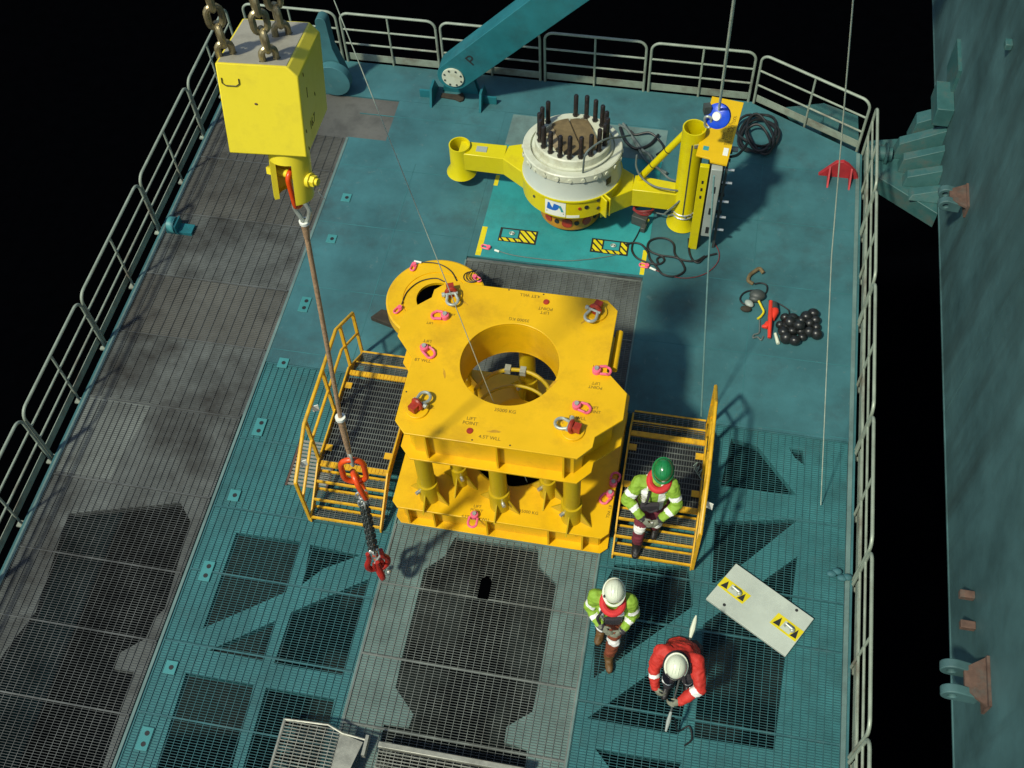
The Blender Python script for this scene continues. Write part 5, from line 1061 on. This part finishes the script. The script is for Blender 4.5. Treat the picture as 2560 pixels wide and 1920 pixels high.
# ================================================================ PEOPLE
def person(label, J, face, mats, helmet, scarf=True, gaiter='scarf', lean=None):
    """J: joints; face: facing direction (xy); mats: function(bone, t) -> material name"""
    root = thing('person', label, 'person', (J['pel'].x, J['pel'].y, min(J['toeL'].z, J['toeR'].z) - 0.04))
    f = Vector((face[0], face[1], 0)).normalized(); lat = Vector((-f.y, f.x, 0))     # lat = the person's own left
    bones = [('torso', J['pel'], J['chest'], 0.155, 0.165, 1.18, 0.82), ('chest', J['chest'], J['chest'].lerp(J['neck'], 0.75), 0.165, 0.115, 1.25, 0.85), ('neck', J['chest'].lerp(J['neck'], 0.6), J['head'], 0.065, 0.06, 1, 1),
             ('pelvis', J['hipL'], J['hipR'], 0.125, 0.125, 1, 1)]
    for s in 'LR':
        bones += [('shoulder', J['chest'].lerp(J['neck'], 0.45), J['sh' + s], 0.10, 0.085, 1, 1), ('upper_arm', J['sh' + s], J['el' + s], 0.085, 0.07, 1, 1), ('forearm', J['el' + s], J['wr' + s], 0.068, 0.048, 1, 1),
                  ('thigh' + s, J['hip' + s], J['kn' + s], 0.108, 0.078, 1, 1), ('calf' + s, J['kn' + s], J['an' + s], 0.08, 0.064, 1, 1), ('foot' + s, J['an' + s] + Vector((0, 0, -0.02)), J['toe' + s], 0.058, 0.045, 1, 1)]
    BK = lambda nm: 1.12 if nm in ('torso', 'chest', 'shoulder', 'upper_arm', 'forearm', 'pelvis') else 1.06 if nm[:4] in ('thig', 'calf', 'foot') else 1.0
    bones = [(nm, a, b, r0 * BK(nm), r1 * BK(nm), sx, sy) for nm, a, b, r0, r1, sx, sy in bones]
    mb = MB()
    for nm, a, b, r0, r1, sx, sy in bones:
        d = b - a; L = d.length; d = d.normalized(); x = lat - d * lat.dot(d); x = x.normalized() if x.length > 0.2 else d.orthogonal().normalized(); y = d.cross(x)
        X = Matrix((x * sx, y * sy, d)).transposed().to_4x4(); X.translation = a
        prof = [(1e-4, -r0)] + [(r0 * math.cos(t), r0 * math.sin(t)) for t in (-1.2, -0.8, -0.4, 0)] + [(r0 + (r1 - r0) * t, L * t) for t in (0.25, 0.5, 0.75)] + [(r1 * math.cos(t), L + r1 * math.sin(t)) for t in (0, 0.4, 0.8, 1.2)] + [(1e-4, L + r1)]
        mb.lathe(prof, (0, 0, 0), 16, X)
    h = J['head']; hf = J.get('look', f); hf = Vector(hf).normalized(); hu = (Vector((0, 0, 1)) - hf * hf.z).normalized(); hl = hu.cross(hf)
    HX = Matrix((hl, -hf, hu)).transposed().to_4x4(); HX.translation = h
    R3 = HX.to_3x3().to_4x4()
    mb.ell(h, 0.078, 0.098, 0.118, 16, 12, R3); mb.ell(h + hf * 0.1 - hu * 0.012, 0.014, 0.022, 0.022, 8, 6, R3)
    for s in (-1, 1): mb.ell(h + hl * 0.08 * s - hu * 0.01, 0.012, 0.02, 0.032, 8, 6, R3)
    mb.ell(h + hf * 0.06 - hu * 0.085, 0.035, 0.03, 0.03, 8, 6, R3)
    me = bpy.data.meshes.new('body'); me.from_pydata([tuple(p) for p in mb.v], [], mb.f); me.update()
    bm = bmesh.new(); bm.from_mesh(me); bmesh.ops.recalc_face_normals(bm, faces=bm.faces[:]); bm.to_mesh(me); bm.free()
    o = bpy.data.objects.new('tmp_body', me); COL.objects.link(o)
    rm = o.modifiers.new('r', 'REMESH'); rm.mode = 'VOXEL'; rm.voxel_size = 0.0135
    sm = o.modifiers.new('s', 'SMOOTH'); sm.factor = 0.5; sm.iterations = 4
    bpy.context.view_layer.update()
    me2 = bpy.data.meshes.new_from_object(o.evaluated_get(bpy.context.evaluated_depsgraph_get())); bpy.data.objects.remove(o)
    # cloth folds
    from mathutils import noise
    me2.calc_loop_triangles()
    nv = [v.normal.copy() for v in me2.vertices]
    for v, n_ in zip(me2.vertices, nv):
        if (v.co - h).length > 0.17: v.co += n_ * (0.020 * noise.noise(v.co * 8) + 0.012 * noise.noise(Vector((v.co.x * 18, v.co.y * 18, v.co.z * 30))))
    names = []; 
    for p in me2.polygons:
        c = p.center; best = (1e9, None, 0)
        for nm, a, b, r0, r1, sx, sy in bones:
            d = b - a; t = max(-0.3, min(1.3, (c - a).dot(d) / d.length_squared)); tc2 = max(0, min(1, t)); dist = (c - (a + d * tc2)).length - (r0 + (r1 - r0) * tc2) * (sx if nm in ('torso', 'chest') else 1)
            if dist < best[0]: best = (dist, nm, t)
        if (c - h).length < 0.15 and c.z > J['neck'].z - 0.02: m_ = 'skin'
        else: m_ = mats(best[1], best[2], (c - J['chest']).dot(lat), (c - J['chest']).dot(f))
        if m_ not in names: names.append(m_)
        p.material_index = names.index(m_)
    for m_ in names: me2.materials.append(M[m_])
    me2.polygons.foreach_set('use_smooth', [True] * len(me2.polygons)); me2.name = 'body'
    bo = bpy.data.objects.new('body', me2); COL.objects.link(bo); bo.parent = root
    q = root['_mw']; bo.matrix_parent_inverse = Matrix.Translation(q[:3]).inverted()
    # head gear
    mb = MB(); mb.lathe([(0.128, 0.02), (0.132, 0.03), (0.128, 0.075), (0.112, 0.12), (0.08, 0.158), (0.04, 0.176), (1e-4, 0.18)], (0, 0, 0), 28, HX @ Matrix.Diagonal((0.94, 1.12, 1, 1)))
    mb.lathe([(0.126, 0.012), (0.150, 0.008), (0.152, 0.016), (0.128, 0.03)], (0, 0, 0), 28, HX @ Matrix.Translation((0, -0.012, 0)) @ Matrix.Diagonal((0.93, 1.15, 1, 1)))
    for xx in (-0.035, 0.0, 0.035): mb.tube([HX @ Vector((xx, 0.14 * math.cos(t) * 1.0, 0.03 + 0.15 * math.sin(t))) for t in [rad(a) for a in range(25, 160, 12)]], 0.0045, 6)
    mb.build('helmet', helmet, root)
    mb = MB(); mb.ell(h + hu * 0.0 - hf * 0.012, 0.083, 0.098, 0.11, 14, 10, R3); mb.build('hair', 'hair', root)
    for s in (-1, 1):
        mb = MB(); mb.ell(h + hf * 0.085 + hl * 0.032 * s + hu * 0.008, 0.013); mb.build('eye', 'tag', root)
    mb = MB(); mb.ell(h + hf * 0.088 - hu * 0.055, 0.024, 0.012, 0.007, 10, 6, R3); mb.build('mouth', 'redcable', root)
    if scarf:
        nk = J['neck']; mb = MB(); pts = [nk + Vector((0, 0, -0.005)) + lat * (0.12 * math.cos(a)) + f * (0.125 * math.sin(a) + 0.05) + Vector((0, 0, -0.035 * math.sin(a))) for a in [2 * math.pi * k / 24 for k in range(24)]]
        mb.tube(pts, 0.046, 10, closed=True); mb.build('neck_gaiter', gaiter, root)
    # gloves
    for s in 'LR':
        wv, ev = J['wr' + s], J['el' + s]; d = (wv - ev).normalized(); hd = J.get('hd' + s); 
        if hd is not None: d = Vector(hd).normalized()
        sgn = 1 if s == 'L' else -1; pn = (f * -0.3 + Vector((0, 0, -0.4)) - lat * 0.7 * sgn); pn = (pn - d * pn.dot(d)).normalized(); sd = d.cross(pn) * 1.0
        mb = MB(); X = Matrix((sd, pn, d)).transposed().to_4x4(); X.translation = wv + d * 0.05
        mb.ell((0, 0, 0), 0.047, 0.024, 0.06, 12, 9, X) if False else mb.add(*(lambda q: (q.v, q.f))(MB().ell((0, 0, 0), 0.047, 0.025, 0.062)), X)
        mb.tube([wv - d * 0.03, wv + d * 0.02], [0.052, 0.042], 12)
        for i, (off, ln_) in enumerate(((-0.034, 0.075), (-0.012, 0.088), (0.012, 0.082), (0.033, 0.064))):
            b0 = Vector((off, 0, 0.045)); k1 = b0 + Vector((off * 0.1, 0.012, ln_ * 0.42)); k2 = k1 + Vector((0, 0.028, ln_ * 0.25)); k3 = k2 + Vector((0, 0.030, ln_ * 0.02))
            mb.tube([X @ b0, X @ k1, X @ k2, X @ k3], [0.0115, 0.0105, 0.0098, 0.0075], 8)
        tx = 0.045 * (1 if s == 'R' else -1)
        mb.tube([X @ Vector((tx * 0.8, 0, -0.02)), X @ Vector((tx * 1.35, 0.015, 0.015)), X @ Vector((tx * 1.3, 0.035, 0.045))], [0.014, 0.012, 0.009], 8)
        mb.build('glove', 'glove', root)
    return root
V = Vector
def hv_mats(trous, boots):
    def fn(b, t, x, y):
        if b in ('torso', 'chest'):
            if abs(abs(x) - 0.115) < 0.042 and b == 'chest': return 'reflect'
            if abs(abs(x) - 0.115) < 0.028: return 'reflect'
            if b == 'torso' and t < 0.02: return trous
            if b == 'torso' and 0.30 < t < 0.42: return 'reflect'
            return 'hivis'
        if b == 'neck': return 'skin'
        if b == 'shoulder': return 'reflect' if 0.25 < t < 0.62 else 'hivis'
        if b == 'upper_arm': return 'reflect' if 0.5 < t < 0.72 else 'hivis'
        if b == 'forearm': return 'reflect' if 0.35 < t < 0.55 else ('darkcloth' if t > 0.92 else 'hivis')
        if b == 'pelvis': return trous
        if b.startswith('thigh'): return 'reflect' if 0.88 < t else trous
        if b.startswith('calf'): return 'reflect' if t < 0.12 else trous if t < 0.8 else boots
        return boots
    return fn
# worker walking towards the camera, white helmet
J = dict(pel=V((-.205, 5.44, .97)), chest=V((-.205, 5.41, 1.27)), neck=V((-.20, 5.375, 1.49)), head=V((-.20, 5.405, 1.645)), look=(0.08, -0.93, -0.34),
         shL=V((0.0, 5.41, 1.42)), shR=V((-.41, 5.41, 1.42)), elL=V((.075, 5.37, 1.14)), elR=V((-.47, 5.36, 1.14)), wrL=V((-.045, 5.17, 1.04)), wrR=V((-.30, 5.17, 1.06)),
         hipL=V((-.11, 5.44, .92)), hipR=V((-.30, 5.44, .92)), knL=V((-.13, 5.24, .52)), knR=V((-.31, 5.40, .50)), anL=V((-.165, 5.16, .10)), anR=V((-.32, 5.52, .12)), toeL=V((-.14, 4.99, .045)), toeR=V((-.335, 5.34, .045)), hdL=(-0.6, -0.6, -0.4), hdR=(0.7, -0.5, -0.2))
p2 = person('worker in green hi-vis jacket and white helmet with a red scarf, walking', J, (0.05, -1), hv_mats('rusttrousers', 'boot'), 'helmet_white')
mb = MB(); mb.ell(V((-.305, 5.30, 1.70)), 0.014, 0.02, 0.02); mb.build('ear_clip', 'blackpaint', p2)
mb = MB(); mb.tube(spline([V((-.30, 5.26, 1.44)), V((-.33, 5.22, 1.33)), V((-.36, 5.2, 1.22)), V((-.32, 5.18, 1.1))], 5), 0.018, 8); mb.build('strap', 'darkcloth', p2)
mb = MB(); mb.box((-.17, 5.235, 1.14), (0.2, 0.05, 0.16), 0.15); mb.build('chest_pouch', 'darkcloth', p2, bevel=0.01)
# worker stepping down the right steps, green helmet
J = dict(pel=V((.11, 7.02, 1.16)), chest=V((.12, 6.97, 1.47)), neck=V((.165, 7.02, 1.70)), head=V((.19, 7.045, 1.85)), look=(0.05, -0.85, -0.5),
         shL=V((.34, 6.97, 1.62)), shR=V((-.08, 6.95, 1.62)), elL=V((.43, 6.83, 1.36)), elR=V((-.21, 6.80, 1.38)), wrL=V((.24, 6.66, 1.21)), wrR=V((.02, 6.63, 1.24)),
         hipL=V((.20, 7.0, 1.10)), hipR=V((.02, 7.0, 1.10)), knL=V((.21, 6.87, .74)), knR=V((.0, 6.78, .68)), anL=V((.20, 7.0, .37)), anR=V((.0, 6.75, .23)), toeL=V((.20, 6.86, .31)), toeR=V((-.01, 6.60, .17)), hdL=(-0.6, -0.6, -0.4), hdR=(0.7, -0.5, -0.3))
p1 = person('worker in green hi-vis jacket and green helmet stepping down the right steps', J, (-0.05, -1), hv_mats('maroon', 'blackboot'), 'helmet_green')
mb = MB(); mb.box((.09, 6.77, 1.33), (0.24, 0.06, 0.15), 0.2); mb.build('chest_pouch', 'darkcloth', p1, bevel=0.012)
mb = MB(); mb.tube(spline([V((.06, 6.83, 1.63)), V((.05, 6.76, 1.51)), V((.02, 6.75, 1.37)), V((.1, 6.73, 1.27)), V((.2, 6.75, 1.32))], 5), 0.016, 8); mb.build('strap', 'darkcloth', p1)
# worker in red bending over a pole
def red_mats(b, t, x, y):
    if b == 'neck': return 'darkcloth'
    if b in ('torso', 'chest', 'shoulder'): return 'redjacket' if not (b == 'torso' and t < 0.05) else 'darkcloth'
    if b == 'upper_arm': return 'redjacket'
    if b == 'forearm': return 'reflect' if 0.1 < t < 0.38 else 'redjacket'
    if b == 'pelvis': return 'darkcloth'
    if b.startswith('calf'): return 'reflect' if 0.15 < t < 0.3 else 'darkcloth'
    if b.startswith('foot'): return 'blackboot'
    return 'darkcloth'
J = dict(pel=V((.74, 5.12, .90)), chest=V((.68, 4.92, 1.14)), neck=V((.655, 4.80, 1.30)), head=V((.645, 4.73, 1.36)), look=(-0.05, -0.72, -0.69),
         shL=V((.88, 4.87, 1.22)), shR=V((.46, 4.92, 1.23)), elL=V((.97, 4.62, 1.03)), elR=V((.40, 4.76, .98)), wrL=V((.77, 4.47, .86)), wrR=V((.44, 4.62, .82)),
         hipL=V((.84, 5.12, .86)), hipR=V((.64, 5.12, .86)), knL=V((.86, 4.92, .46)), knR=V((.62, 4.88, .46)), anL=V((.87, 5.0, .10)), anR=V((.62, 4.93, .10)), toeL=V((.88, 4.83, .045)), toeR=V((.60, 4.76, .045)), hdL=(-0.8, -0.4, -0.2), hdR=(0.5, -0.6, -0.5))
p3 = person('worker in red jacket and white helmet bending over a long pole', J, (-0.1, -1), red_mats, 'helmet_white', True, 'darkcloth')
mb = MB(); mb.tube(spline([V((.80, 4.78, 1.34)), V((.82, 4.72, 1.2)), V((.78, 4.78, 1.05))], 5), 0.016, 8); mb.build('strap', 'darkcloth', p3)
pa_, pb_ = at(1727, 1590, 0.98), at(1672, 1800, 0.62)
pl_ = thing('tag_pole', 'long grey pole with pale ends held by the worker in red', 'pole', tuple(pb_))
mb = MB(); mb.tube([pa_, pb_], 0.014, 8); mb.build('shaft', 'darkframe', pl_)
dpl = (pa_ - pb_).normalized(); mb = MB(); mb.tube([pa_ - dpl * 0.02, pa_ + dpl * 0.08, pa_ + dpl * 0.2, pa_ + dpl * 0.26], [0.018, 0.034, 0.024, 0.008], 8); mb.build('tip', 'helmet_white', pl_)
mb = MB(); mb.tube([pb_ + dpl * 0.1, pb_ - dpl * 0.02, pb_ - dpl * 0.14], [0.016, 0.028, 0.012], 8); mb.build('tip', 'greypanel', pl_)
cable('tag_line', [pb_, V((.74, 4.4, .4)), V((.82, 4.36, .05)), V((.95, 4.45, .02)), V((1.0, 4.3, .02)), V((.92, 4.2, .02))], 0.012, 'black', 'black tag line trailing on the grating below the worker in red', 'rope')

for o in ROOTS:
    if '_mw' in o: del o['_mw']
